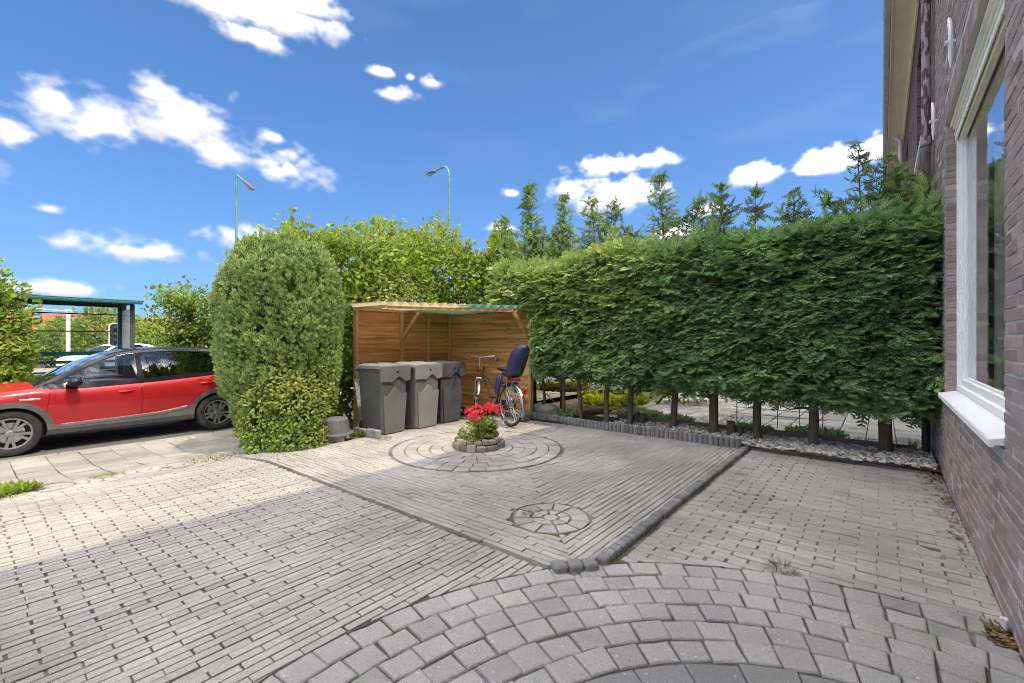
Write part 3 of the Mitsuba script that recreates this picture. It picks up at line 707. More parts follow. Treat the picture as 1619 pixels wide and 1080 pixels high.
# ------------------------------------------------------------------ plants
def unit(a): return a / (np.linalg.norm(a, axis=-1, keepdims=True) + 1e-12)
def scatter(tmpl, pos, A, B, scale, uv, mb=None):
    """copies of a small leaf template (V: along, across, out) with axes A, B at pos"""
    V, Fc = tmpl
    A = unit(A); Nn = unit(np.cross(A, B)); B = np.cross(Nn, A)
    s = np.broadcast_to(scale, (len(pos),))[:, None, None]
    W = pos[:, None] + s * (V[None, :, 0, None] * A[:, None] + V[None, :, 1, None] * B[:, None] + V[None, :, 2, None] * Nn[:, None])
    Fs = (Fc[None] + (np.arange(len(pos)) * len(V))[:, None, None]).reshape(-1, 3)
    mb = mb or MB()
    return mb.add(W.reshape(-1, 3), Fs, np.repeat(uv, len(V), 0))
def kite(a, d, L, w, bend=0.0):
    a = np.asarray(a, float); d = unit(np.asarray(d, float)); side = np.array([-d[1], d[0], 0]); n = np.array([0, 0, 1.0])
    return np.array([a, a + d * L * 0.45 + side * w + n * bend * 0.5, a + d * L + n * bend * -0.4, a + d * L * 0.45 - side * w + n * bend * 0.5])
def template(kites):
    V = np.vstack(kites); Fc = np.vstack([np.array([[0, 1, 2], [0, 2, 3]]) + 4 * i for i in range(len(kites))])
    return V, Fc
SPRAY = template([kite((0, 0, 0), (1, 0, 0), 1.0, 0.05)] + [kite((a, 0, 0), (0.8, s * 0.75, 0.10), L, 0.055, -0.05) for a, L in ((0.12, 0.40), (0.34, 0.42), (0.56, 0.33), (0.76, 0.22)) for s in (1, -1)])
FEATHER = template([kite((0, 0, 0), (1, 0, 0), 1.0, 0.035)] + [kite((a, 0, 0), (0.85, s * 0.62, 0.05), L, 0.035, -0.02) for a, L in ((0.1, 0.26), (0.24, 0.28), (0.38, 0.26), (0.52, 0.22), (0.66, 0.18), (0.8, 0.13)) for s in (1, -1)])
TUFT = template([kite((0, 0, 0), (1, 0, 0), 1.0, 0.10)] + [kite((0.05 + 0.1 * k, 0, 0), (1.0, 0.62 * math.cos(t), 0.62 * math.sin(t)), 0.72, 0.10) for k, t in enumerate((0, 1.3, 2.5, 3.8, 5.1))])
LEAF = (np.array([[0, 0, 0], [0.32, 0.30, 0.07], [0.32, -0.30, 0.07], [0.36, 0, 0], [1.0, 0, -0.10], [0.72, 0.2, 0.03], [0.72, -0.2, 0.03]]), np.array([[0, 3, 1], [0, 2, 3], [3, 5, 1], [3, 4, 5], [3, 2, 6], [3, 6, 4]]))
BLADE = (np.array([[0, 0.04, 0], [0, -0.04, 0], [0.55, 0.03, 0.06], [0.55, -0.03, 0.06], [1, 0, -0.08]]), np.array([[0, 1, 2], [1, 3, 2], [2, 3, 4]]))
def smooth01(x, a, b): t = np.clip((x - a) / (b - a), 0, 1); return t * t * (3 - 2 * t)
def rdir(rng, n): return unit(rng.normal(size=(n, 3)))

def cloud_of(blobs, n, rng, shell=(0.72, 1.05), lump=0.22, freq=2.2, seed=1, zmin=None):
    """points near the surface of a union of ellipsoids with an uneven outline -> positions, outward directions, depth (1: outside)"""
    bl = np.array(blobs, float); w = (bl[:, 3] * bl[:, 4] + bl[:, 4] * bl[:, 5] + bl[:, 3] * bl[:, 5]); P, D, Q = [], [], []
    k = rng.choice(len(bl), n, p=w / w.sum())
    d = rdir(rng, n); q = shell[0] + (shell[1] - shell[0]) * rng.random(n) ** 0.55
    c, r = bl[k, :3], bl[k, 3:6]
    p = c + d * r * q[:, None]
    f = 1 + lump * 2 * (meshkit.fbm(p * freq, 3, seed) - 0.5) + lump * (meshkit.fbm(p * freq * 3.1, 2, seed + 5) - 0.5)
    p = c + d * r * (q * f)[:, None]
    nn = unit(d / r)
    inside = np.zeros(n, bool)
    for j, b in enumerate(bl):
        m = ((((p - b[:3]) / b[3:6]) ** 2).sum(1) < 0.50) & (k != j); inside |= m
    ok = ~inside
    if zmin is not None: ok &= p[:, 2] > zmin
    return p[ok], nn[ok], q[ok]

def foliage(p, out, rng, tmpl, size, droop=0.0, spread=0.8, up=0.2, tone=None, alt=None, face=0.5):
    n = len(p)
    A = unit(out * (1 - 0.3 * spread) + rdir(rng, n) * spread + np.array([0, 0, up - droop]))
    B = np.cross(A, rdir(rng, n) * (1 - face) + out * face + np.array([0, 0, 0.3]))
    s = size * rng.uniform(0.65, 1.25, n)
    t = np.clip(rng.normal(0.5, 0.22, n), 0, 1) if tone is None else tone
    a = np.zeros(n) if alt is None else alt
    return scatter(tmpl, p, A, B, s, np.stack([t, a], 1))

def limb(m, a, b, r0, r1, rng, wig=0.05, n=6, sides=6):
    a, b = np.asarray(a, float), np.asarray(b, float); t = np.linspace(0, 1, n)[:, None]
    p = a + (b - a) * t + rng.normal(0, wig, (n, 3)) * np.sin(np.pi * t) * np.linalg.norm(b - a)
    m.tube(p, np.linspace(r0, r1, n), sides); return p

# --- the clipped conifer hedge along the neighbour's border
rng = R(30)
hedge = thing('conifer_hedge', 'tall clipped conifer hedge on bare trunks between the yard and the neighbouring garden', 'hedge')
def hedge_bottom(x): return 0.61 + 0.055 * np.clip(-x, 0, 5) + 0.16 * (meshkit.fbm(np.stack([x * 1.3, x * 0, x * 0], -1), 3, 2) - 0.5)
def hedge_top(x): return 2.76 - 0.02 * np.clip(-x - 2, 0, 4) + 0.22 * (meshkit.fbm(np.stack([x * 1.1, x * 0 + 3, x * 0], -1), 3, 6) - 0.5) + 0.03 * np.clip((x + 0.5) / 1.0, 0, 1)
XA, XB = -4.72, 0.44
def hedge_points(n, rng, face):
    x = rng.uniform(XA, XB, n)
    if face == 'top':
        y = rng.uniform(6.45, 7.75, n); z = hedge_top(x) - 0.10 * np.clip((6.75 - y) / 0.3, 0, 1) ** 2 + rng.normal(0, 0.05, n)
        o = np.tile([0, -0.25, 0.95], (n, 1))
        z += 0.22 * (meshkit.fbm(np.stack([x * 2.5, y * 2.5, z * 0], -1), 3, 9) - 0.5)
    else:
        zb, zt = hedge_bottom(x), hedge_top(x)
        u = rng.random(n); z = zb + (zt - zb) * u
        bulge = 0.26 * (meshkit.fbm(np.stack([x * 1.6, z * 1.6, z * 0], -1), 3, 12) - 0.5) + 0.30 * (meshkit.fbm(np.stack([x * 5, z * 7, z * 0], -1), 3, 14) - 0.5)
        rnd = 0.22 * np.clip((z - zt + 0.35) / 0.35, 0, 1) ** 2 + 0.15 * np.clip((zb + 0.25 - z) / 0.25, 0, 1) ** 2
        if face == 'front': y = 6.42 - bulge + rnd + 0.30 * rng.random(n) ** 2.2; o = np.tile([0, -1.0, 0.12], (n, 1))
        elif face == 'back': y = 7.75 + bulge - rnd - 0.3 * rng.random(n) ** 2; o = np.tile([0, 1.0, 0.1], (n, 1))
        elif face == 'left': y = rng.uniform(6.5, 7.7, n); x = XA + 0.25 * rng.random(n) ** 2 - bulge; o = np.tile([-1.0, -0.2, 0.1], (n, 1))
        else: y = rng.uniform(6.7, 7.5, n); z = z - 0.05; o = np.tile([0, -1.0, 0.0], (n, 1))
    if face in ('front', 'top'): x = XB - (XB - x) * (1 + 0.21 * smooth01(z, 1.8, 2.3))   # it spreads over the shelter's corner
    return np.stack([x, y, z], 1), o
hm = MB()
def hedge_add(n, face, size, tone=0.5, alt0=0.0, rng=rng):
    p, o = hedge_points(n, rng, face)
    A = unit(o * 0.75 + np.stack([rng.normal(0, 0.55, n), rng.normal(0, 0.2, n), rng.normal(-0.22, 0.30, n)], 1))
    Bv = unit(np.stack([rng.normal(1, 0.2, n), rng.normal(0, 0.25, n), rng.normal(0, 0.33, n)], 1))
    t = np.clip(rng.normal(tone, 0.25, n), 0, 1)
    painted_sun = np.clip((-p[:, 0] - 1.8) / 1.6, 0, 1) * np.clip((p[:, 2] - 1.0) / 1.2, 0, 1)  # yellower towards the upper left, painting the sun that falls there
    a = np.clip(alt0 + 0.75 * painted_sun * rng.random(n) + 0.22 * (rng.random(n) < 0.06), 0, 1)
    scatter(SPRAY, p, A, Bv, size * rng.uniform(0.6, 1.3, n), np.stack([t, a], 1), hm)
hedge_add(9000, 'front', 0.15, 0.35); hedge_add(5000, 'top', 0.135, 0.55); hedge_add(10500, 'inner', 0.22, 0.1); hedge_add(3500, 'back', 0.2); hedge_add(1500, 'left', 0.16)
def branchlets(nc, per, face, reach):
    # small flat branches that hang outwards, each a fan of sprays, in layers one above the other
    c, o = hedge_points(nc, rng, face)
    c = c - o * 0.05 + o * 0.10 * rng.random((nc, 1)) ** 2
    ax = unit(o * 0.8 + np.stack([rng.normal(0.05, 0.55, nc), rng.normal(0, 0.1, nc), rng.normal(-0.20, 0.22, nc)], 1))
    up = unit(np.stack([rng.normal(0, 0.30, nc), rng.normal(-0.45, 0.2, nc), np.ones(nc)], 1))
    side = unit(np.cross(up, ax)); nrm = np.cross(ax, side)
    ct = np.clip(rng.normal(0.55, 0.22, nc), 0, 1); sc = reach * np.clip(np.exp(rng.normal(-0.08, 0.30, nc)), 0.5, 1.45)
    dry = 0.5 * (rng.random(nc) < 0.015)
    k = np.repeat(np.arange(nc), per); n = len(k); th = rng.uniform(-1.15, 1.15, n); q = rng.random(n)
    A = unit(ax[k] * np.cos(th)[:, None] + side[k] * np.sin(th)[:, None] + nrm[k] * rng.normal(-0.05, 0.16, n)[:, None])
    p = c[k] + ax[k] * (sc[k] * 0.75 * q)[:, None] * 0.9
    L = sc[k] * (0.85 - 0.35 * q) * rng.uniform(0.7, 1.2, n)
    painted_sun = np.clip((-p[:, 0] - 1.8) / 1.6, 0, 1) * np.clip((p[:, 2] - 1.0) / 1.2, 0, 1)  # same painted sunlight on the branchlets, strongest at the upper left
    al = np.clip(1.0 * painted_sun * rng.random(n) + dry[k] + 0.25 * (rng.random(n) < 0.05), 0, 1)
    scatter(SPRAY, p, A, np.cross(nrm[k], A) + rng.normal(0, 0.12, (n, 3)), L, np.stack([np.clip(ct[k] + rng.normal(0, 0.14, n), 0, 1), al], 1), hm)
branchlets(4600, 8, 'front', 0.165); branchlets(700, 8, 'top', 0.17)
n = 2600   # soft unclipped shoots along the top
x = rng.uniform(XA, XB, n); y = rng.uniform(6.5, 7.6, n); ok = meshkit.noise(np.stack([x * 5, y * 5, x * 0], -1), 3) > 0.5; x, y = x[ok], y[ok]; n = len(x)
b_ = 0.30 * smooth01(meshkit.fbm(np.stack([x * 2.3, y * 2.3, x * 0], -1), 2, 31), .45, .7)
p = np.stack([x, y, hedge_top(x) - 0.08 + b_ * rng.random(n)], 1)
scatter(FEATHER, p, np.stack([rng.normal(0, .4, n), rng.normal(-.15, .35, n), np.ones(n)], 1), rdir(rng, n), 0.20 * rng.uniform(.6, 1.4, n), np.stack([np.clip(rng.normal(.65, .2, n), 0, 1), .35 * rng.random(n)], 1), hm)
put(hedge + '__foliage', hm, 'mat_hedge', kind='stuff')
tr = [(-4.72, 6.75, .028), (-4.26, 6.66, .030), (-3.93, 6.68, .034), (-3.47, 6.68, .042), (-3.12, 6.80, .043), (-2.48, 6.98, .047), (-1.90, 6.98, .060), (-1.31, 6.93, .050), (-0.67, 6.90, .055), (0.03, 7.04, .068)]
for i, (x, y, r) in enumerate(tr):
    m = MB(); lean = rng.normal(0, 0.035, 2)
    zz = np.array([-0.05, 0.02, 0.12, 0.4, 0.8, 1.3, 1.9, 2.5])
    pts = np.stack([x + lean[0] * zz + rng.normal(0, 0.008, 8), y + lean[1] * zz + rng.normal(0, 0.008, 8), zz], 1)
    m.tube(pts, np.array([1.5, 1.25, 1.05, 1.0, 0.95, 0.8, 0.6, 0.3]) * r, 10)
    put(hedge + '__trunk', m, 'mat_bark', smooth=True)
bm = MB()
for x, y, r in tr:
    for k in range(13):
        z = rng.uniform(0.5, 1.5); a = rng.uniform(0, 2 * np.pi); L = rng.uniform(0.35, 0.8)
        limb(bm, (x, y, z), (x + L * math.cos(a), y + 0.7 * L * math.sin(a), z + rng.uniform(-0.12, 0.28)), r * 0.28, 0.004, rng, 0.05, 5, 5)
limb(bm, (-4.72, 6.75, 0.55), (-4.2, 6.6, 0.68), .01, .006, rng); limb(bm, (-4.7, 6.75, 0.42), (-4.35, 6.5, 0.34), .009, .005, rng)
put(hedge + '__bare_branches', bm, 'mat_bark', kind='stuff')
dm = MB()   # brown, thin sprays under the crown
n = 3000; p = np.stack([rng.uniform(-4.3, 0.3, n), rng.uniform(6.65, 7.7, n), 0.46 + 0.55 * rng.random(n) ** 0.6], 1); p[:, 2] += 0.04 * np.clip(-p[:, 0], 0, 5)
scatter(SPRAY, p, unit(np.stack([rng.normal(0, 1, n), rng.normal(-.3, .7, n), rng.normal(-0.1, .25, n)], 1)), rdir(rng, n), 0.15 * rng.uniform(.6, 1.3, n), np.stack([rng.random(n) * 0.5, rng.random(n) * 0], 1), dm)
put(hedge + '__lower_sprays', dm, 'mat_hedge', kind='stuff')

def leader(m, st, base, h, rng, width, n=60, lean=(0, 0), sag=0.2):
    """a young conifer top: a whip with drooping side shoots"""
    base = np.asarray(base, float); zz = np.linspace(0, 1, 9)
    ax = base + np.stack([lean[0] * zz ** 2, lean[1] * zz ** 2, h * zz], 1) + rng.normal(0, 0.012, (9, 3)) * zz[:, None]
    st.tube(ax, np.linspace(0.016, 0.003, 9), 5)
    for k in range(int(n * 1.7)):
        t = rng.uniform(0.02, 0.99); p = np.array([np.interp(t, zz, ax[:, j]) for j in range(3)])
        L = width * (1 - t) ** 0.8 * rng.uniform(0.6, 1.15) + 0.07
        a = rng.uniform(0, 2 * np.pi); o = np.array([math.cos(a), math.sin(a), rng.uniform(0.35, 1.0)])
        o /= np.linalg.norm(o); q = max(2, int(L / 0.075))
        tt = (np.arange(q) + 1) / q
        pp = p + o * L * tt[:, None] + np.array([0, 0, -1]) * (sag * L * tt ** 2)[:, None]
        st.tube(np.vstack([p, pp]), np.linspace(0.005, 0.002, q + 1), 3, cap=False)
        d = unit(np.gradient(np.vstack([p, pp]), axis=0)[1:] + rng.normal(0, 0.18, (q, 3)))
        scatter(FEATHER, pp - d * 0.06, d, rdir(rng, q) + [0, 0, 0.3], 0.185 * rng.uniform(0.7, 1.25, q), np.stack([np.clip(rng.normal(0.55, 0.2, q), 0, 1), np.full(q, 0.25 * rng.random())], 1), m)
for (x, y, zb, zt, w, n, ln) in [(-4.0, 7.3, 2.5, 4.0, .42, 62, (-.1, 0)), (-3.72, 7.2, 2.5, 3.8, .35, 50, (.12, 0)), (-2.68, 7.1, 2.45, 4.05, .50, 58, (-.08, 0)), (-2.35, 7.2, 2.4, 3.55, .45, 50, (.2, 0)), (-3.1, 7.0, 2.5, 3.3, .35, 40, (-.25, 0)),
                        (-1.78, 7.1, 2.5, 3.66, .32, 44, (-.1, 0)), (-1.38, 7.1, 2.5, 3.52, .16, 26, (0, 0)), (-2.0, 7.2, 2.5, 3.2, .3, 30, (.1, 0)), (-0.92, 7.1, 2.6, 3.38, .28, 34, (0, 0)), (-0.20, 7.05, 2.65, 3.84, .20, 30, (-.05, 0)), (-0.06, 7.1, 2.65, 3.6, .26, 36, (.15, 0)), (-0.36, 7.1, 2.65, 3.3, .22, 24, (-.3, 0)), (0.16, 7.15, 2.6, 3.45, .25, 40, (.0, 0)), (0.28, 7.0, 2.6, 3.3, .2, 40, (0, 0))]:
    m, s = MB(), MB(); leader(m, s, (x, y, zb), zt - zb, rng, w, n, ln)
    k = put(hedge + '__leader_shoot', m, 'mat_conifer', kind='stuff'); put(k + '__whip', s, 'mat_bark')

# --- loose conifers behind the shed corner
for i, (x, y, zt, w, lab) in enumerate([(-5.55, 7.55, 4.62, .75, 'slender young conifer rising above the left end of the clipped hedge'), (-6.55, 7.9, 4.2, .8, 'dark loose conifer behind the right corner of the wooden shelter'), (-4.95, 7.7, 4.3, .7, 'pointed conifer just right of the slender one above the hedge')]):
    t = thing('conifer_tree', lab, 'tree')
    m, s = MB(), MB(); r_ = R(40 + i)
    leader(m, s, (x, y, 1.0), zt - 1.0, r_, w, 210, (r_.normal(0, .1), 0), 0.3)
    p = np.stack([x + r_.normal(0, w * 0.45, 1500), y + r_.normal(0, w * 0.4, 1500), r_.uniform(0.9, zt - 1.1, 1500)], 1)
    o = unit(p - [x, y, 0] + [0, 0, 0.4]) * [1, 1, 0.3]
    m2 = foliage(p, o, r_, SPRAY, 0.17, 0.1, 0.7); m.add(*m2.arrays())
    put(t + '__crown', m, 'mat_conifer', kind='stuff'); s.tube([(x, y, -0.1), (x, y, 1.1)], [.06, .04], 8); put(t + '__trunk', s, 'mat_bark')

# --- the big rounded yew with ivy round its foot
rng = R(50)
YC = np.array([-6.90, 3.10])
def yew_r(z): return np.interp(z, [0, .35, .9, 1.5, 2.0, 2.4, 2.7, 2.9, 3.02, 3.08], [.54, .60, .74, .82, .82, .75, .61, .42, .22, .05])
yew = thing('yew_shrub', 'large dense rounded yew beside the wooden shelter with ivy growing over its foot', 'shrub')
def yew_tufts(P0, o0, per, length, rad, size, tone, mb=None):
    # upright plumes: each a spindle of short shoots, with shade between them
    m = len(P0); k = np.repeat(np.arange(m), per); n = len(k); t = rng.random(n)
    lean = unit(o0 * 0.42 + np.array([0, 0, 1.0]) + rng.normal(0, 0.10, (m, 3)))
    h = length * rng.uniform(0.7, 1.3, m)
    rr = rad * np.sin(np.pi * np.clip(0.16 + 0.84 * t, 0, 1)) ** 0.7
    off = rdir(rng, n) * rr[:, None]
    p = P0[k] + lean[k] * (h[k] * (t - 0.4))[:, None] + off
    A = unit(lean[k] * 1.0 + off / rad * 0.55 + rng.normal(0, 0.14, (n, 3)))
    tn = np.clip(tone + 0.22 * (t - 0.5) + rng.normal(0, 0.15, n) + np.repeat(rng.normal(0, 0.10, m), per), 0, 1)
    return scatter(TUFT, p, A, rdir(rng, n), size * rng.uniform(0.7, 1.3, n), np.stack([tn, 0.5 * np.clip(t - 0.3, 0, 1) * rng.random(n)], 1), mb)
def yew_surface(n, inset):
    a = rng.uniform(0, 2 * np.pi, n); zz = 0.1 + 2.72 * rng.random(n) ** 0.85
    dirs = np.stack([np.cos(a), np.sin(a)], 1); P = np.c_[YC + dirs * (yew_r(zz) - inset)[:, None], zz]
    lum = 0.24 * (meshkit.fbm(P * np.array([3.2, 3.2, 2.0]), 3, 3) - 0.5)
    P[:, :2] += dirs * lum[:, None]; P[:, 2] += gz(-6.98)
    return P, np.c_[dirs * np.interp(zz, [0, 2.2, 2.8], [1, .8, .2])[:, None], np.zeros(n)]
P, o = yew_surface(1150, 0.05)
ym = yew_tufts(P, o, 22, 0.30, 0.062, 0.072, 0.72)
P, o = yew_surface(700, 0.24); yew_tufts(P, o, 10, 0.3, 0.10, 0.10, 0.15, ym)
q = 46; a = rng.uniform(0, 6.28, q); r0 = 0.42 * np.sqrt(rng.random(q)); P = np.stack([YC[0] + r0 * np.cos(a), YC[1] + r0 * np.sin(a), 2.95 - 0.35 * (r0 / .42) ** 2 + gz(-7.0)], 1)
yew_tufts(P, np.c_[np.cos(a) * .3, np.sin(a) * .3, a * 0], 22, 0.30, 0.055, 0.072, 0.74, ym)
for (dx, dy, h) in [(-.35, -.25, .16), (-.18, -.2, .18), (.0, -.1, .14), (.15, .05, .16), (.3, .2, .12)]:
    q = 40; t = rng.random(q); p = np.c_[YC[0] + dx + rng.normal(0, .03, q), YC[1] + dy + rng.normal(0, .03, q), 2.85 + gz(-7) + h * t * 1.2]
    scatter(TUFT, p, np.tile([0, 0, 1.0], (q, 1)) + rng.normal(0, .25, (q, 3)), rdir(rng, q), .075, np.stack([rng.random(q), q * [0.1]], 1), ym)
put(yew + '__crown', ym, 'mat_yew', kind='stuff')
zc = np.linspace(0.0, 2.95, 18)
core = MB().lathe(np.stack([yew_r(zc) * 0.70, zc + gz(-6.98)], 1), (YC[0], YC[1], 0), 22)
put(yew + '__occluding_core', core, 'mat_bark')  # solid core added for occlusion behind the shoots, in bark colour
ivy = thing('ivy', 'yellow green ivy and creeper spreading over the foot of the yew', 'ivy')
bl = [(-6.48, 2.72, .30, .34, .34, .50), (-6.22, 3.0, .38, .38, .36, .60), (-6.32, 3.28, .62, .26, .24, .48), (-6.10, 2.88, .08, .34, .30, .24), (-6.42, 3.45, .5, .18, .18, .42), (-6.05, 3.02, 0.02, .28, .24, .16), (-6.42, 2.9, .85, .32, .32, .34), (-6.36, 3.30, 1.0, .22, .2, .26)]
p, o, q = cloud_of(bl, 9800, rng, (0.7, 1.08), 0.30, 3.0, 7, zmin=-0.16)
im = foliage(p, o, rng, LEAF, 0.056, 0.35, 0.85, 0.1, np.clip(rng.normal(0.55, .25, len(p)), 0, 1), np.clip(0.5 * rng.random(len(p)) ** 2 + 0.25 * (p[:, 2] > .5), 0, 1), 0.7)
put(ivy, im, 'mat_ivy', exact=True)

# --- bright broad-leaved shrubs behind the shelter
def shrub(name, lab, blobs, n, leaf, mat, seed, cat='shrub', alt=0.3, tmpl=LEAF, stems=None, tone=0.5, zmin=None, lump=0.34, shoots=0, **kw):
    r_ = R(seed); t = thing(name, lab, cat)
    p, o, q = cloud_of(blobs, n, r_, (0.45, 1.08), lump, 2.3, seed, zmin)
    ok = ~((p[:, 0] > -7.24) & (p[:, 1] > 4.2) & (p[:, 1] < 6.82) & (p[:, 2] < 2.14)); p, o, q = p[ok], o[ok], q[ok]
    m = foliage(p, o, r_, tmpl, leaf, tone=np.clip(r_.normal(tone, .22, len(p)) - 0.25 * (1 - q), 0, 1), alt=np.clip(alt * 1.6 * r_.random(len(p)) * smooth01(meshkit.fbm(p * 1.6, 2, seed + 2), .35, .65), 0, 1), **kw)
    s = MB(); b = np.array(blobs)
    for k in range(shoots):     # young leafy shoots that stand out of the top
        d = b[r_.integers(len(b))]; g = unit(np.array([r_.normal(0, .6), r_.normal(0, .6), r_.uniform(.35, 1)])); e = d[:3] + g * d[3:6] * r_.uniform(.85, 1.02)
        L = r_.uniform(.2, .5); ax = unit(g * .3 + [0, 0, 1] + r_.normal(0, .15, 3)); q_ = 26; tt = r_.random(q_)
        pp = e + ax * (L * tt)[:, None] + r_.normal(0, .015, (q_, 3)); oo = unit(r_.normal(0, 1, (q_, 3)) * [1, 1, .3] + [0, 0, .5]); s.tube([e - ax * .2, e + ax * L], [.008, .003], 4)
        mm = foliage(pp, oo, r_, LEAF, leaf * .95, 0, .3, .4, np.clip(r_.normal(.75, .15, q_), 0, 1), np.clip(alt * r_.random(q_), 0, 1)); m.add(*mm.arrays())
    put(t + '__foliage', m, mat, kind='stuff')
    for k in range(stems or 7):
        j = r_.integers(len(b)); base = np.array([b[:, 0].mean() + r_.normal(0, .2), b[:, 1].mean() + r_.normal(0, .2), -0.1 + gz(b[0, 0])])
        tip = b[j, :3] + r_.normal(0, .5, 3) * b[j, 3:6]
        limb(s, base, tip, .03, .006, r_, .06)
    put(t + '__stems', s, 'mat_bark')
    return t
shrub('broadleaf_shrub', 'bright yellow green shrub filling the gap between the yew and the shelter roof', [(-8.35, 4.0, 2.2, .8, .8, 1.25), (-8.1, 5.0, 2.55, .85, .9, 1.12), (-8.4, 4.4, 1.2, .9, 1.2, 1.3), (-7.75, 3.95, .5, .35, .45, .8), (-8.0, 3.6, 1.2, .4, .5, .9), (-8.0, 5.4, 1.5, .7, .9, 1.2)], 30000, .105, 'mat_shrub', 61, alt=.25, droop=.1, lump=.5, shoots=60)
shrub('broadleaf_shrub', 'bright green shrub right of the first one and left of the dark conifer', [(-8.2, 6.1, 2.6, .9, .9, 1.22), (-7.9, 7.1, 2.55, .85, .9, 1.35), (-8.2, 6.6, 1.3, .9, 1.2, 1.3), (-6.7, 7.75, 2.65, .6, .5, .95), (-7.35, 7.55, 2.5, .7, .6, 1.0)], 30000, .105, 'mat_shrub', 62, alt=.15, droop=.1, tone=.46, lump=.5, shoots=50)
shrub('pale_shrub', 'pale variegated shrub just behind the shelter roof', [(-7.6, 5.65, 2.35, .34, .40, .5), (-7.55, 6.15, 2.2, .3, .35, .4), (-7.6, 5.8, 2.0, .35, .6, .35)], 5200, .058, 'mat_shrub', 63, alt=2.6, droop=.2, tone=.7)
# --- street side
shrub('green_bush', 'leafy green bush behind the bonnet of the red car', [(-12.25, .35, 1.3, .62, .62, 1.25), (-12.6, -.3, 1.7, .9, .9, 1.25), (-12.1, .45, .4, .6, .55, .8), (-12.9, -.9, 2.3, .7, .7, .75)], 19000, .10, 'mat_bush', 64, shoots=20, alt=.2, tone=.55, face=.7)
shrub('yellow_leaved_shrub', 'small yellow leaved shrub at the picture edge in front of the leafy bush', [(-11.75, -.42, 1.15, .28, .3, .28), (-11.8, -.35, .7, .25, .3, .35), (-11.75, -.4, .2, .25, .3, .35)], 1300, .08, 'mat_lime', 65)
def small_tree(lab, x, y, h, crown, n, leaf, mat, seed, alt=.3):
    r_ = R(seed); t = thing('street_tree', lab, 'tree'); s = MB(); z0 = float(gz(x)) - .05
    tr_ = limb(s, (x, y, z0), (x + .1, y, z0 + h * .8), .06, .02, r_, .02, 8, 8); P, O = [], []
    for k in range(crown):
        q = tr_[r_.integers(2, 8)]; a = r_.uniform(0, 2 * np.pi); L = r_.uniform(.35, 1.0) * h * .28
        e = q + np.array([math.cos(a) * L, math.sin(a) * L, r_.uniform(.1, .95) * L])
        b = limb(s, q, e, .016, .004, r_, .06, 6, 5)
        c = n // crown; tt = r_.uniform(.3, 1.08, c)
        base = np.array([np.interp(np.clip(tt, 0, 1), np.linspace(0, 1, 6), b[:, j]) for j in range(3)]).T
        d = r_.normal(0, .11, (c, 3)); P.append(base + d); O.append(unit(d + .01))
    P, O = np.vstack(P), np.vstack(O)
    put(t + '__crown', foliage(P, O, r_, LEAF, leaf, .2, .9, alt=alt * r_.random(len(P))), mat, kind='stuff'); put(t + '__trunk', s, 'mat_bark')
small_tree('small airy street tree behind the rear of the red car', -12.6, 3.55, 3.0, 44, 4200, .10, 'mat_tree', 71)
small_tree('small airy tree half hidden by the left flank of the yew', -11.9, 4.35, 3.2, 44, 4200, .10, 'mat_tree', 72, .5)
shrub('roadside_shrub', 'low loose shrub under the small airy street tree', [(-12.5, 3.9, .7, .7, .8, .7), (-12.4, 4.7, .9, .7, .8, .9), (-12.6, 3.2, .3, .4, .4, .5)], 3600, .09, 'mat_tree', 73, alt=.5)
shrub('hawthorn_tree', 'dense rounded tree across the road behind the bus shelter', [(-37, 5.9, 1.9, 1.35, 1.35, 1.85), (-37, 7.0, 1.6, 1.1, 1.1, 1.5), (-37.2, 5.0, 1.3, .9, .9, 1.2)], 5200, .20, 'mat_tree', 74, 'tree', alt=.1, tone=.42)
shrub('garden_tree', 'small dark tree across the road left of the white post', [(-40, 4.5, 1.4, .8, .8, 1.5), (-40, 3.7, 1.0, .8, .8, 1.1)], 1700, .22, 'mat_tree', 75, 'tree', tone=.3)
shrub('verge_shrub', 'yellow green shrub across the road right of the bus shelter', [(-36, 8.0, 1.5, .9, .9, 1.5), (-36, 9.2, 1.1, .9, .9, 1.1)], 2400, .15, 'mat_shrub', 76, alt=.2)
shrub('verge_shrub', 'tall loose shrub across the road above the roof of the red car', [(-35.5, 11.0, 1.4, 1.6, 1.5, 1.7), (-35.5, 14.0, 1.6, 1.6, 1.6, 2.0)], 3600, .2, 'mat_tree', 77)
for i, (x, y, w, h) in enumerate([(-66, 7, 2.2, 3.6), (-68, 16.5, 2.5, 4.2), (-66, 24, 4, 4.6), (-60, -6, 4, 4.0), (-64, 40, 6, 6)]):
    shrub('distant_tree', ['distant tree between the orange roofs left of the white post', 'distant tree behind the bus shelter end panel', 'distant tree beyond the small airy street trees', 'distant tree behind the leafy bush at the picture edge', 'distant tree far along the road'][i], [(x, y, h * .5, w * .6, w * .6, h * .45), (x, y + w * .6, h * .42, w * .5, w * .5, h * .36)], 900, .5, 'mat_tree', 80 + i, 'tree', tone=.35)

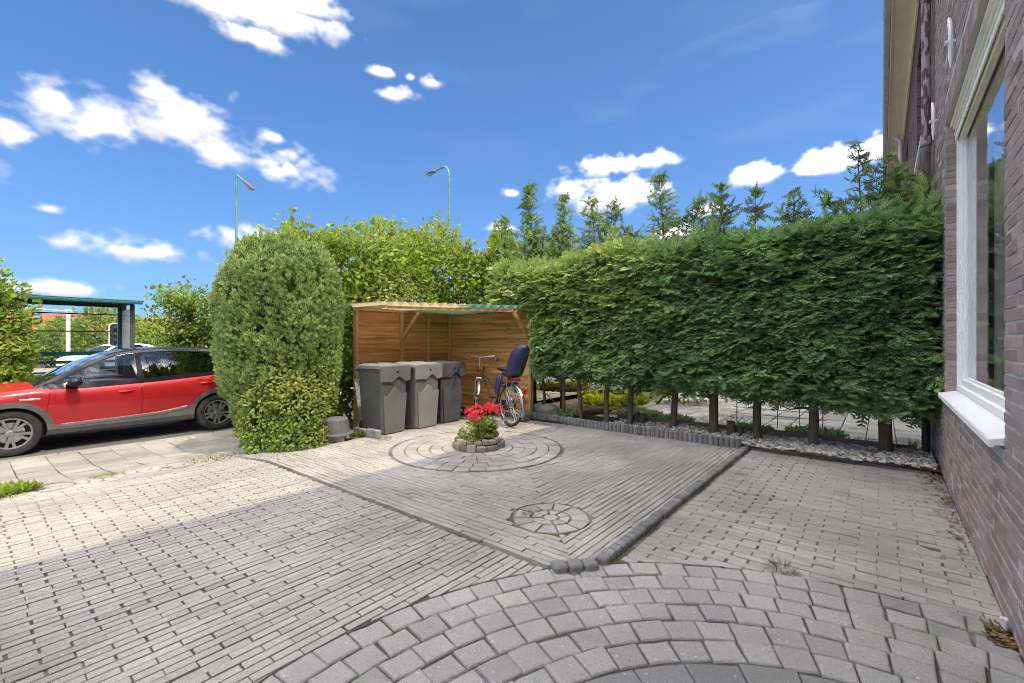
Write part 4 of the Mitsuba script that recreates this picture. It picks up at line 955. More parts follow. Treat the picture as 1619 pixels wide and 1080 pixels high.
# --- plants and weeds on the ground
def tuft(name, lab, cat, c, n, size, r, seed, mat='mat_grass', tmpl=BLADE, group=None, flat=0.35, z=0.0):
    r_ = R(seed); a = r_.uniform(0, 2 * np.pi, n); q = r * np.sqrt(r_.random(n))
    p = np.stack([c[0] + q * np.cos(a), c[1] + q * np.sin(a), np.full(n, z)], 1); p[:, 2] += gz(p[:, 0])
    A = unit(np.stack([np.cos(a) * .8 + r_.normal(0, .4, n), np.sin(a) * .8 + r_.normal(0, .4, n), r_.uniform(flat, 1.1, n)], 1))
    k = put(name, scatter(tmpl, p, A, np.cross(A, [0, 0, 1.0]) + r_.normal(0, .2, (n, 3)), size * r_.uniform(.5, 1.25, n), np.stack([r_.random(n), .5 * r_.random(n) ** 2], 1)), mat)
    note(k, lab, cat, group); return k
tuft('weed', 'grass weed growing at the far edge of the cobbles on the house side', 'weed', (-0.47, 3.17), 80, .06, .075, 101, flat=.2)
tuft('weed', 'small weed growing in the stone wheel of the terrace', 'weed', (-2.16, 2.86), 46, .045, .035, 102, z=.02)
for i, (x, y) in enumerate([(-0.83, 1.83), (-0.15, 2.36), (0.02, 2.42), (-0.36, 2.94), (-0.95, 2.18), (-0.03, 2.25)]):
    tuft('joint_moss', ['moss tuft between cobbles at the bottom of the picture, nearest the camera', 'moss tuft at the outer rim of the darker inner stones', 'green moss patch in a joint of the cobbles right of the other moss', 'thin moss in a joint one row inside the far cobble edge', 'tiny moss tuft in the cobbles left of the middle', 'small moss spot beside a mossy cobble near the house'][i], 'moss', (x, y), 40, .018, .028, 110 + i, z=-.006)
tuft('grass_edge', 'strip of low grass and moss in front of the ivy foot', 'grass', (-5.75, 2.55), 260, .05, .30, 120, flat=.2)
tuft('grass_edge', 'grass growing along the drive edge left of the ivy', 'grass', (-6.6, 2.12), 240, .06, .32, 121, flat=.2)
tuft('grass_edge', 'yellow green grass tuft at the end of the little palisade by the bins', 'grass', (-5.42, 3.82), 150, .06, .09, 122, flat=.3)
tuft('leafy_weed', 'leafy weed clump at the left edge of the drive', 'plant', (-6.75, .30), 320, .095, .24, 123, 'mat_bush', LEAF, flat=.5)
tuft('grass_edge', 'grass fringe round the leafy weed clump at the left edge of the drive', 'grass', (-6.62, .26), 300, .08, .33, 124, flat=.25)
tuft('grass_edge', 'flat moss and grass between the two fans of pavers', 'grass', (-6.75, 1.1), 260, .045, .16, 125, flat=.15)
r_ = R(130)
jm = MB()   # thin grass in the long joint of the terrace edge and under the edge stones
for (xa, ya, xb, yb, n) in [(-3.3, 2.292, -2.2, 2.292, 150), (-1.285, 2.7, -1.285, 3.4, 90), (-5.1, 2.29, -4.9, 2.29, 60), (-1.29, 4.3, -1.29, 4.6, 30)]:
    t = r_.random(n); p = np.stack([xa + (xb - xa) * t, ya + (yb - ya) * t, np.full(n, 0.0)], 1) + r_.normal(0, .008, (n, 3)) * [1, 1, 0]
    scatter(BLADE, p, unit(r_.normal(0, .6, (n, 3)) * [1, 1, 0] + [0, 0, .6]), rdir(r_, n), .035 * r_.uniform(.5, 1.2, n), np.stack([r_.random(n), .4 * r_.random(n)], 1), jm)
put('joint_grass', jm, 'mat_grass', 'thin grass growing in the joints along the terrace edges', 'grass', kind='stuff')
# ------------------------------------------------------------------ the yard's things
# --- palisade edging and gravel border
rng = R(200)
pal = thing('palisade_edging', 'low dark grey concrete palisade along the back of the terrace under the hedge', 'edging')
x = -4.93; ends = (6.50, 6.36)
while x < -1.42:
    t = (x + 4.93) / 3.5; y = 6.50 - 0.14 * min(1, t * 2.2)
    a = np.linspace(0, 2 * np.pi, 13)[:-1]
    m = MB(); h = 0.135 + rng.normal(0, .003)
    m.block(np.stack([x + 0.033 * np.cos(a), y + 0.033 * np.sin(a)], 1), -0.05, h, 0.010, (np.clip(rng.normal(.45, .2), 0, 1), .3 * rng.random()))
    put(pal + '__stake', m, 'mat_edging'); x += 0.066
pal2 = thing('palisade_edging', 'short mossy piece of palisade between the grey tub and the bins', 'edging')
for k in range(9):
    t = k / 8; c = np.array([-6.36, 3.97]) * (1 - t) + np.array([-5.52, 3.80]) * t
    a = np.linspace(0, 2 * np.pi, 11)[:-1]; m = MB()
    m.block(np.stack([c[0] + 0.042 * np.cos(a), c[1] + 0.042 * np.sin(a)], 1), -0.05 + gz(c[0]), 0.135 + rng.normal(0, .006) + gz(c[0]), 0.012, (np.clip(rng.normal(.7, .2), 0, 1), .8 * rng.random()))
    put(pal2 + '__stake', m, 'mat_edging')
ico = trimesh.creation.icosphere(0)
gm = MB()
n = 5200
gx = np.r_[rng.uniform(-1.30, 0.44, 3400), rng.uniform(-3.4, -1.3, 1800)]
gy = np.where(gx > -1.3, rng.uniform(6.44, 7.28, n), 6.44 + 0.85 * rng.random(n))
gy = np.where(gx > -1.3, 6.44 + rng.random(n) * (0.82), gy)
V0 = np.array(ico.vertices); F0 = np.array(ico.faces)
S = rng.uniform(0.013, 0.032, (n, 1, 1)) * rng.uniform(.6, 1.3, (n, 1, 3)) * [1, 1, .65]
ang = rng.uniform(0, 6.28, n); W = V0[None] * S
W = np.stack([W[..., 0] * np.cos(ang)[:, None] - W[..., 1] * np.sin(ang)[:, None], W[..., 0] * np.sin(ang)[:, None] + W[..., 1] * np.cos(ang)[:, None], W[..., 2]], -1)
gzv = 0.045 + 0.03 * rng.random(n) + 0.01 * np.sin(gx * 7)
W = W + np.stack([gx, gy, gzv], 1)[:, None]
gm.add(W.reshape(-1, 3), (F0[None] + (np.arange(n) * len(V0))[:, None, None]).reshape(-1, 3), np.repeat(np.stack([np.clip(rng.normal(.6, .3, n), 0, 1), np.zeros(n)], 1), len(V0), 0))
put('gravel', gm, 'mat_pebble', 'pale pebbles in the border between the path and the hedge trunks', 'gravel', kind='stuff')
ed = MB(); ed.block([[-1.30, 6.405], [-0.4, 6.44], [0.40, 6.395], [0.40, 6.44], [-0.4, 6.488], [-1.30, 6.453]], -0.05, 0.03, 0.008, (.3, .3))
put('path_edging', ed, 'mat_edging', 'flat grey kerb stone where the path under the window meets the pebbles', 'edging')
be = thing('border_edging', 'low weathered concrete edging behind the hedge trunks', 'edging')
x = -3.6
while x < 0.3:
    m = MB(); m.box((x, 7.34 + rng.normal(0, .004), -.1), (x + 0.97, 7.40, 0.115 + rng.normal(0, .006)), (.15, .5), bev=.008); put(be + '__edging_slab', m, 'mat_rubble'); x += 0.985
for i, (x, y, h) in enumerate([(-3.02, 7.05, .20), (-1.66, 6.98, .25), (-1.57, 7.06, .17)]):
    m = MB(); m.lathe([(0, h), (.045, h), (.055, h - .012), (.06, 0), (.06, -.05)], (x, y, 0), 12)
    put('wooden_stump', m, 'mat_bark', ['short sawn stump between the hedge trunks at the left', 'taller sawn stump beside the thick middle hedge trunk', 'shorter stump right beside the taller one'][i], 'stump', smooth=40)

# dead leaves by the wall foot and in the drain pit
def leaf_litter(k, lab, n, fn, seed, size=.035):
    r_ = R(seed); p = np.array([fn(r_) for _ in range(n)]); A = unit(r_.normal(0, 1, (n, 3)) * [1, 1, .25])
    put(k, scatter(LEAF, p, A, rdir(r_, n) * [.3, .3, .3] + np.cross(A, [0, 0, 1]), size * r_.uniform(.5, 1.3, n), np.stack([r_.random(n), r_.random(n) * 0], 1)), 'mat_dead_leaf', lab, 'dead leaves', kind='stuff')
leaf_litter('fallen_leaves', 'brown fallen leaves gathered at the foot of the house wall and by the drainpipe', 420, lambda r: (0.465 - abs(r.normal(0, .05)) * (1 + 1.6 * (r.random() < .3)), 3.3 + 3.9 * r.random() ** .45, .008 + .012 * r.random()), 140)
leaf_litter('drain_litter', 'brown twigs and leaves lying in the small pit at the foot of the wall', 300, lambda r: (r.uniform(.392, .474), r.uniform(2.995, 3.21), -.035 + .035 * r.random()), 141, .04)
put('drain_stub', MB().tube([(.452, 3.17, -.06), (.452, 3.17, .048)], .011, 10).box((.438, 3.158, .046), (.466, 3.184, .062), bev=.004), 'mat_pvc', 'short white plastic pipe stub in the pit at the foot of the wall', 'pipe')
put('twig', MB().tube([(-.31, 4.86, .006), (-.24, 4.78, .012), (-.12, 4.70, .006)], [.004, .004, .002], 5), 'mat_timber', 'thin straw coloured twig lying on the path under the window', 'twig')

# --- the wooden shelter
shed = thing('wooden_shelter', 'open brown plank shelter with a corrugated roof in the yard corner', 'shelter')
BX, SY = -7.10, 6.66
r_ = R(210); zb = float(gz(-7.1))
z = zb + 0.02; k = 0
while z < 1.90:
    h = 0.143
    m = MB(); m.box((BX - 0.03, 4.40, z), (BX - 0.008 + r_.normal(0, .0015), SY - 0.002, min(z + h - 0.001, 1.93)), (r_.random(), np.clip(r_.normal(.5, .38), 0, 1)), bev=.006)
    put(shed + '__plank', m, 'mat_wood'); z += h
z = 0.02
while z < 1.90:
    m = MB(); m.box((BX - 0.005, SY + 0.008 + r_.normal(0, .0015), z), (-4.93, SY + 0.03, min(z + 0.142, 1.93)), (r_.random(), np.clip(r_.normal(.65, .3), 0, 1)), bev=.004)
    put(shed + '__plank', m, 'mat_wood'); z += 0.143
for (a, b) in [((BX - .006, 4.41, zb), (BX + .05, 4.46, 1.93)), ((BX - .006, 5.36, zb), (BX + .05, 5.425, 1.92)), ((BX - .006, 6.02, zb), (BX + .05, 6.075, 1.92)), ((BX - .004, SY - .06, zb), (BX + .05, SY + .004, 1.92)), ((-4.99, SY - .055, 0.0), (-4.935, SY + .006, 1.95)), ((-6.0, SY + .032, 0), (-5.94, SY + .08, 1.9))]:
    m = MB(); m.box(a, b, (r_.random(), .5), bev=.005); put(shed + '__post', m, 'mat_timber')
def bar(a, b, w=.05, h=.06):
    a, b = np.asarray(a, float), np.asarray(b, float); d = b - a; L = np.linalg.norm(d); d /= L
    u = np.array([0, 0, 1.0]) if abs(d[2]) < .9 else np.array([1.0, 0, 0]); s_ = unit(np.cross(d, u)); n_ = np.cross(s_, d)
    v = np.array([[0, i, j] for i in (-.5, .5) for j in (-.5, .5)] + [[1, i, j] for i in (-.5, .5) for j in (-.5, .5)])
    P = a + v[:, :1] * L * d + v[:, 1:2] * w * s_ + v[:, 2:] * h * n_
    return MB().add(P, [[0, 1, 3, 2], [4, 6, 7, 5], [0, 4, 5, 1], [2, 3, 7, 6], [0, 2, 6, 4], [1, 5, 7, 3]])
put(shed + '__brace', bar((BX + .05, 5.39, 1.42), (BX + .52, 5.39, 1.90)), 'mat_timber')
put(shed + '__brace', bar((-4.965, SY - .06, 1.44), (-4.965, SY - .50, 1.88)), 'mat_wood')
put(shed + '__beam', bar((-6.18, 4.42, 1.935), (-4.98, 6.14, 1.91), .04, .045), 'mat_wood')
put(shed + '__beam', bar((BX + .01, 4.385, 1.945), (-6.14, 4.40, 1.945), .03, .05), 'mat_timber')
put(shed + '__beam', bar((BX + .02, 4.47, 1.955), (BX + .02, SY, 1.955), .05, .06), 'mat_timber')
put(shed + '__beam', bar((-4.965, 6.12, 1.915), (-4.965, SY - .06, 1.945), .045, .06), 'mat_timber')
# roof: a corrugated sheet cut along the slanting front edge; ridges run from the back to the front
def roof(ya, yb, mat, lab, amp=.03):
    nu, nv = int((yb - ya) / 0.0095), 10
    y = np.linspace(ya, yb, nu)
    xf = np.interp(y, [4.34, 6.16, 6.72], [-6.16, -4.90, -4.90]); U = np.linspace(0, 1, nv)
    X = (BX - .07) * (1 - U)[None] + xf[:, None] * U[None]; Y = np.repeat(y[:, None], nv, 1)
    Z = 2.005 - .012 * U[None] - 0.02 * (Y - 4.4) / 2 + amp * np.cos(2 * np.pi * Y / .132)
    V = np.stack([X, Y, Z], -1).reshape(-1, 3); V2 = V + [0, 0, .0022]
    i, j = np.meshgrid(np.arange(nu - 1), np.arange(nv - 1), indexing='ij'); q = np.stack([i * nv + j, i * nv + j + 1, (i + 1) * nv + j + 1, (i + 1) * nv + j], -1).reshape(-1, 4)
    m = MB().add(V2, q[:, ::-1])
    ii = np.arange(nu - 1); N = len(V)
    e = np.stack([ii * nv + nv - 1, (ii + 1) * nv + nv - 1], 1); 
    W = np.vstack([V[nv - 1::nv], V2[nv - 1::nv] + [0, 0, .003]]); m.add(W, np.stack([ii, ii + 1, nu + ii + 1, nu + ii], 1))
    put(shed + '__roof_sheet', m, mat, lab)
roof(4.33, 5.47, 'mat_roof_sheet', 'pale corrugated roof sheet'); roof(5.44, 6.78, 'mat_green_sheet', 'green corrugated roof sheet')

# --- wheeled bins
def tbox(m, z0, z1, a0, b0, a1, b1, r=.05, uv=(.5, .5), cap=True, off0=(0, 0), off1=(0, 0)):
    """a tapering box with rounded corners: a along the front (y), b deep (x); the front lies at x = 0"""
    def ring(a, b, z, o):
        P = []
        for cx, cy, t0 in ((-r, a / 2 - r, 0), (-b + r, a / 2 - r, 90), (-b + r, -a / 2 + r, 180), (-r, -a / 2 + r, 270)):
            for t in np.radians(np.linspace(t0, t0 + 90, 5)): P.append((cx + r * math.cos(t) + o[0], cy + r * math.sin(t) + o[1], z))
        return np.array(P)
    A, B = ring(a0, b0, z0, off0), ring(a1, b1, z1, off1); n = len(A); i = np.arange(n); j = (i + 1) % n
    V = np.vstack([A, B, A.mean(0), B.mean(0)]); m.add(V, np.vstack([np.stack([i, j, n + j], 1), np.stack([i, n + j, n + i], 1), np.stack([j, i, i * 0 + 2 * n], 1), np.stack([n + i, n + j, i * 0 + 2 * n + 1], 1)]), uv)
    return m
def wheeled_bin(lab, x, y, rz, mb_, mlid, mface):
    t = thing('wheeled_bin', lab, 'bin', None)
    M = np.eye(4); M[:3, :3] = rotz(rz); M[:3, 3] = (x, y, float(gz(x)) * .6)
    b = MB(); tbox(b, 0.0, .03, .43, .44, .45, .47, .04, off0=(-.03, 0), off1=(-.02, 0)); tbox(b, .03, .80, .45, .47, .51, .53, .04, off0=(-.02, 0), off1=(0.0, 0)); tbox(b, .80, .975, .49, .52, .52, .56, .04)
    tbox(b, .945, .975, .55, .60, .55, .60, .03, off0=(.01, 0), off1=(.01, 0))
    for s in (-1, 1): b.box((-.43, s * .205 - .012, .1), (-.40, s * .205 + .012, .9), bev=.006)
    put(t + '__body', b, mb_, smooth=30, M=M)
    # lower front shield with an ogee top; its lighter grey paints the sunlit front
    yy = np.linspace(-1, 1, 41); top = .60 + .105 * np.exp(-(yy * 2.6) ** 2) - .03 * np.exp(-((np.abs(yy) - .62) * 5) ** 2)
    f = prism([(-.185, .02)] + [(.185, .02)] + [(.228 * v, z) for v, z in zip(yy[::-1], top[::-1])], 0, .02, 'x').rotate([0, math.degrees(math.atan(.020 / .77)), 0]).translate([-.016, 0, 0])
    put(t + '__front_shield', f, mface, M=M)
    put(t + '__side_rib', MB().tube([(-.10, -.24, .78), (-.12, -.185, .08)], .012, 6).tube([(-.33, -.24, .78), (-.30, -.185, .08)], .012, 6), mb_, M=M)
    # lid with a deep wavy apron
    l = MB(); tbox(l, .985, 1.03, .59, .62, .575, .60, .04, off0=(.025, 0), off1=(.015, 0)); tbox(l, 1.03, 1.05, .55, .56, .48, .46, .04, off0=(.0, 0), off1=(-.05, 0))
    for s in (-1, 1): l.box((-.50, s * .15 - .07, 1.03), (-.30, s * .15 + .07, 1.058), bev=.01)
    put(t + '__lid', l, mlid, smooth=30, M=M)
    low = .80 + .065 * np.exp(-((yy - .22) * 3.4) ** 2) - .02 * np.exp(-((np.abs(yy - .22) - .45) * 6) ** 2)
    ap = prism([(.292 * v, z) for v, z in zip(yy, low)] + [(.295, 1.02), (-.295, 1.02)], .012, .034, 'x').rotate([0, 2.0, 0]).translate([-.03, 0, 0])
    for v in np.linspace(-.86, .86, 12): ap = ap + manifold3d.Manifold.cube([.006, .006, .13], True).translate([.006, .292 * v, .945])
    cut = manifold3d.Manifold.cylinder(.2, .022, .022, 20).rotate([0, 90, 0]).translate([-.05, .03, .93])
    put(t + '__lid_apron', ap - cut, mlid, M=M)
    hd = MB().tube([(-.53, -.21, 1.0), (-.60, -.20, 1.01), (-.60, .20, 1.01), (-.53, .21, 1.0)], .015, 8)
    put(t + '__handle', hd, 'mat_black', smooth=40, M=M)
    for s in (-1, 1):
        w = MB().lathe([(0, -.025), (.085, -.025), (.10, -.018), (.10, .018), (.085, .025), (.05, .02), (0, .02)], (0, 0, 0), 24, M=rotx(math.pi / 2)).move(loc=(-.45, s * .205, .10))
        put(t + '__wheel', w, 'mat_rubber', smooth=40, M=M)
wheeled_bin('dark grey wheeled bin nearest the little palisade, leftmost of the three', -5.735, 4.24, .10, 'mat_bin_dark', 'mat_bin_mid', 'mat_bin_mid')
wheeled_bin('lighter grey wheeled bin in the middle of the three', -5.70, 4.86, .06, 'mat_bin_mid', 'mat_bin_light', 'mat_bin_light')
wheeled_bin('bluish dark wheeled bin next to the bicycle', -5.78, 5.47, .02, 'mat_bin_blue', 'mat_bin_blue', 'mat_bin_blue')
put('grey_slab', bar((-6.62, 4.32, float(gz(-6.7)) + .0), (-6.95, 4.40, .74), .20, .03), 'mat_slab', 'grey slab leaning on the shelter wall left of the bins', 'slab')

# --- the bicycle with a child seat
bk = thing('bicycle', 'dark city bicycle with a navy child seat parked against the plank wall', 'bicycle')
rear, front = np.array([-4.64, 5.66]), np.array([-5.73, 6.00])
dv = unit((front - rear)[None])[0]; BM = np.eye(4); BM[:3, 0] = [dv[0], dv[1], 0]; BM[:3, 1] = [-dv[1], dv[0], 0]; BM[:3, 3] = [rear[0], rear[1], TERR_Z]
tl = math.radians(3); BM[:3, :3] = BM[:3, :3] @ rotx(tl)   # it leans a little on the wall
WR, WB = .345, 1.12
def bwheel(x, steer, name):
    Mw = BM.copy(); Mw[:3, :3] = BM[:3, :3] @ rotz(steer); Mw[:3, 3] = BM[:3, 3] + BM[:3, :3] @ np.array([x, 0, WR])
    Rx = rotx(math.pi / 2)
    def tor(R_, r_, sx=1.0):
        a = np.linspace(0, 2 * np.pi, 11); return [(R_ + r_ * math.cos(t), sx * r_ * math.sin(t)) for t in a]
    w = put(bk + '__wheel', MB().lathe(tor(WR - .019, .019), sides=44, M=Rx), 'mat_rubber', smooth=True, M=Mw)
    put(w + '__rim', MB().lathe(tor(WR - .045, .011, 1.3), sides=44, M=Rx), 'mat_steel', smooth=True, M=Mw)
    put(w + '__hub', MB().lathe([(0, -.055), (.012, -.055), (.014, -.03), (.03, -.028), (.03, -.022), (.016, -.02), (.016, .02), (.03, .022), (.03, .028), (.014, .03), (.012, .055), (0, .055)], sides=16, M=Rx), 'mat_steel', M=Mw)
    s = MB()
    for k in range(32):
        a0 = 2 * np.pi * k / 32; a1 = a0 + (.35 if k % 4 < 2 else -.35); h = .026 if k % 2 else -.026
        s.tube([(.028 * math.cos(a0), h, .028 * math.sin(a0)), ((WR - .05) * math.cos(a1), 0, (WR - .05) * math.sin(a1))], .0019, 4)
    put(w + '__spokes', s, 'mat_steel', kind='stuff', M=Mw)
    return Mw
bwheel(0, 0, 'r'); MF = bwheel(WB, -.42, 'f')
fr = MB(); bb = (.46, 0, .29)
hb, ht = np.array([.95, 0, .74]), np.array([.91, 0, .93])
fr.tube([bb, hb], .017, 10); fr.tube([(.41, 0, .52), (.935, 0, .80)], .014, 10); fr.tube([bb, (.30, 0, .80)], .016, 10); fr.tube([hb + [.01, 0, -.04], ht], .02, 10)
for s in (-1, 1): fr.tube([bb, (.0, s * .06, WR)], .010, 8); fr.tube([(.33, 0, .74), (.0, s * .065, WR)], .009, 8)
put(bk + '__frame', fr, 'mat_bike_frame', smooth=40, M=BM)
fk = MB()
for s in (-1, 1): fk.tube([(-.17, s * .045, .37), (-.12, s * .05, .25), (-.02, s * .05, .04), (0.0, s * .05, 0)], [.012, .012, .009, .008], 8)
fk.tube([(-.17, -.05, .37), (-.17, .05, .37)], .014, 8); put(bk + '__fork', fk, 'mat_steel', smooth=40, M=MF)
hbm = MB(); hx = -.22
hbm.tube([(hx, 0, .56), (hx - .02, 0, .74)], .013, 8)
hbm.tube([(hx - .32, .27, .70), (hx - .20, .29, .73), (hx - .06, .26, .77), (hx - .01, .12, .76), (hx - .01, 0, .735), (hx - .01, -.12, .76), (hx - .06, -.26, .77), (hx - .20, -.29, .73), (hx - .32, -.27, .70)], .0115, 8)
put(bk + '__handlebar', hbm, 'mat_steel', smooth=40, M=MF)
for s in (-1, 1):
    put(bk + '__grip', MB().tube([(hx - .335, s * .268, .698), (hx - .21, s * .288, .727)], .017, 8), 'mat_black', smooth=40, M=MF)
    put(bk + '__brake_lever', MB().tube([(hx - .13, s * .27, .745), (hx - .19, s * .25, .69), (hx - .27, s * .25, .665)], .006, 6), 'mat_steel', M=MF)
lamp = MB().lathe([(0, .045), (.03, .04), (.038, 0), (.02, -.05), (0, -.055)], sides=16, M=roty(math.pi / 2)).move(loc=(hx + .08, 0, .52)); put(bk + '__headlamp', lamp, 'mat_maroon', smooth=40, M=MF)
def fender(a0, a1, r, M_, z):
    th = np.radians(np.linspace(a0, a1, 26)); m = MB(); V = []
    for t in th:
        for w, d in ((-.028, -.012), (-.02, 0), (0, .004), (.02, 0), (.028, -.012)): V.append(((r + d) * math.cos(t), w, (r + d) * math.sin(t) + z))
    i, j = np.meshgrid(np.arange(25), np.arange(4), indexing='ij'); m.add(V, np.stack([i * 5 + j, i * 5 + j + 1, (i + 1) * 5 + j + 1, (i + 1) * 5 + j], -1).reshape(-1, 4)); return m
put(bk + '__mudguard', fender(15, 205, WR + .018, BM, WR), 'mat_steel', smooth=True, M=BM); put(bk + '__mudguard', fender(20, 165, WR + .018, MF, 0), 'mat_steel', smooth=True, M=MF)
dk = MB(); ck = MB()
ck.tube([(.46, -.075, .29), (.55, -.085, .15)], .010, 8).tube([(.46, .075, .29), (.37, .085, .43)], .010, 8).lathe([(0, -.004), (.085, -.004), (.085, .004), (0, .004)], (0, 0, 0), 28, M=rotx(math.pi / 2))
ck.v[-1] = ck.v[-1] + np.array([.46, -.05, .29])
put(bk + '__crank', ck, 'mat_steel', M=BM)
for s, q in ((-1, (.55, -.13, .15)), (1, (.37, .13, .43))): put(bk + '__pedal', MB().box((q[0] - .045, q[1] - .045, q[2] - .012), (q[0] + .045, q[1] + .045, q[2] + .012), bev=.006), 'mat_black', M=BM)
cc = prism([(-.06, WR - .06), (.03, WR - .075), (.46, .19), (.55, .21), (.57, .29), (.52, .37), (.43, .38), (.03, WR + .07), (-.05, WR + .05)], -.068, -.050, 'y'); put(bk + '__chain_guard', cc, 'mat_black', M=BM)
put(bk + '__saddle', MB().mesh(man(trimesh.creation.icosphere(3)).scale([.14, .085, .04]).translate([.25, 0, .91])).mesh(man(trimesh.creation.icosphere(2)).scale([.12, .03, .03]).translate([.36, 0, .91])), 'mat_black', smooth=40, M=BM)
put(bk + '__seat_post', MB().tube([(.305, 0, .78), (.285, 0, .89)], .013, 8), 'mat_steel', M=BM)
rk = MB()
for s in (-1, 1): rk.tube([(.28, s * .05, .73), (-.25, s * .06, .735)], .007, 6).tube([(.0, s * .075, WR), (-.12, s * .065, .735)], .006, 6).tube([(.0, s * .075, WR), (.06, s * .065, .735)], .006, 6)
rk.tube([(-.25, -.06, .735), (-.25, .06, .735)], .007, 6); put(bk + '__carrier', rk, 'mat_steel', M=BM)
put(bk + '__stand', MB().tube([(.05, .09, .24), (-.02, .13, .02)], .008, 6).tube([(.05, -.09, .24), (-.02, -.13, .02)], .008, 6).tube([(.05, -.095, .24), (.05, .095, .24)], .008, 6), 'mat_steel', M=BM)
put(bk + '__rear_reflector', MB().box((-.385, -.03, .55), (-.37, .03, .62), bev=.004), 'mat_tail', M=BM)
# child seat: a shell lofted from the seat pan up to the rounded head rest
def child_seat():
    st = []   # (x, z, half width, wrap depth)
    prof = [(.13, .80, .135, .05), (.02, .785, .15, .07), (-.10, .80, .155, .09), (-.155, .86, .16, .11), (-.20, .95, .165, .13), (-.25, 1.04, .165, .14), (-.30, 1.13, .155, .14), (-.345, 1.21, .125, .12), (-.375, 1.265, .08, .08), (-.385, 1.285, .02, .03)]
    V = []; nb = 13
    P = np.array(prof); tt = np.linspace(0, 1, 30); P = np.stack([np.interp(tt, np.linspace(0, 1, len(P)), P[:, k]) for k in range(4)], 1)
    tan = np.gradient(P[:, :2], axis=0); tan /= np.linalg.norm(tan, axis=1, keepdims=True); nrm = np.stack([-tan[:, 1], tan[:, 0]], 1) * -1
    for (x, z, w, d), (nx, nz) in zip(P, nrm):
        for u in np.linspace(-1, 1, nb): V.append((x + nx * d * abs(u) ** 3, w * math.sin(u * 1.35) / math.sin(1.35), z + nz * d * abs(u) ** 3))
    V = np.array(V); i, j = np.meshgrid(np.arange(29), np.arange(nb - 1), indexing='ij'); q = np.stack([i * nb + j, i * nb + j + 1, (i + 1) * nb + j + 1, (i + 1) * nb + j], -1).reshape(-1, 4)
    return V, q
V, q = child_seat()
cs = put(bk + '__child_seat', MB().add(V, q), 'mat_navy', 'navy blue plastic child seat on the rear carrier', smooth=True, M=BM)
put(cs + '__pad', MB().add(V * [1, .82, 1] + [.022, 0, .012], q), 'mat_navy', smooth=True, M=BM)
for s in (-1, 1):
    put(cs + '__foot_guard', MB().mesh(manifold3d.Manifold.hull(man(trimesh.creation.icosphere(2)).scale([.07, .022, .05]).translate([.14, s * .165, .76]) + man(trimesh.creation.icosphere(2)).scale([.055, .03, .04]).translate([.17, s * .185, .56]))), 'mat_navy', smooth=60, M=BM)
put(cs + '__mount', MB().box((-.16, -.07, .735), (.05, .07, .79), bev=.012).tube([(.0, -.05, .76), (.28, -.03, .66)], .010, 6).tube([(.0, .05, .76), (.28, .03, .66)], .010, 6), 'mat_maroon', M=BM)

# --- the round planter of rubble stones with red geraniums
pl = thing('stone_planter', 'low round planter of two rings of weathered stones on the terrace', 'planter')
PC = np.array([-4.10, 4.36]); r_ = R(220)
def stone_ring(R0, w, z0, h, n, a0=0, a1=360, off=(0, 0)):
    t = math.radians(a0)
    A = math.radians(a1 - a0)
    ws = r_.uniform(.7, 1.4, n); ws = ws / ws.sum() * A
    for w_ in ws:
        e = .02; ta, tb = t + e, t + w_ - e; t += w_
        s = np.linspace(ta, tb, 3); Ro, Ri = R0 + r_.normal(0, .008), R0 - w + r_.normal(0, .008)
        P = np.vstack([np.stack([Ro * np.cos(s), Ro * np.sin(s)], 1), np.stack([Ri * np.cos(s[::-1]), Ri * np.sin(s[::-1])], 1)]) + PC + off
        m = MB().block(P, z0, z0 + h + r_.normal(0, .008), .014, (np.clip(r_.normal(.5, .28), 0, 1), .6 * r_.random()), tilt=r_.normal(0, .05, 2)); put(pl + '__stone', m, 'mat_rubble')
stone_ring(.335, .09, .0, .085, 13); stone_ring(.318, .085, .088, .05, 12, 150, 330 + 70); stone_ring(.22, .08, .142, .05, 6, 20, 150, (.0, .02))
put(pl + '__soil', MB().lathe([(.24, .03), (.22, .10), (.12, .135), (0, .14)], (PC[0], PC[1], 0), 20), 'mat_soil')
gr = thing('geranium', 'red geranium in bloom in the stone planter', 'plant')
gc = np.array([PC[0] - .02, PC[1] + .05])
n = 640; d = rdir(r_, n); p = np.r_[gc, .25] + d * [.20, .20, .10] * r_.uniform(.5, 1, (n, 1)); p[:, 2] = np.maximum(p[:, 2], .13)
put(gr + '__leaves', foliage(p, d, r_, LEAF, .07, .1, .7, .3, alt=.7 * r_.random(n) ** 2), 'mat_ivy', kind='stuff')
hd_ = [(-.10, -.07, .405), (-.03, -.02, .44), (.05, .02, .43), (.12, .07, .44), (.03, -.07, .37), (-.01, -.11, .35), (.10, .03, .46), (.16, .12, .43), (-.06, -.10, .385)]
sm_ = MB()
for (x, y, z) in hd_:
    z += .025 + .03 * r_.random(); n = 38; d = rdir(r_, n); p = np.array([gc[0] + x * 1.25, gc[1] + y * 1.25, z]) + d * .042
    put(gr + '__bloom', foliage(p, d, r_, LEAF, .042, 0, .5, .1, face=.9, alt=.3 * r_.random(n)), 'mat_petal'); limb(sm_, (gc[0] + x * .3, gc[1] + y * .3, .15), (gc[0] + x, gc[1] + y, z), .005, .004, r_, .04)
put(gr + '__stems', sm_, 'mat_grass')
cp = thing('cream_flowers', 'cream flowers at the front of the stone planter below the red geranium', 'plant')
for (x, y, z) in [(-.10, -.13, .24), (-.04, -.16, .26), (-.13, -.08, .26), (.0, -.15, .22), (-.08, -.17, .20)]:
    n = 26; d = rdir(r_, n); p = np.array([PC[0] + x, PC[1] + y, z]) + d * .03
    put(cp + '__bloom', foliage(p, d, r_, LEAF, .036, 0, .5, .1, face=.9), 'mat_cream_petal')
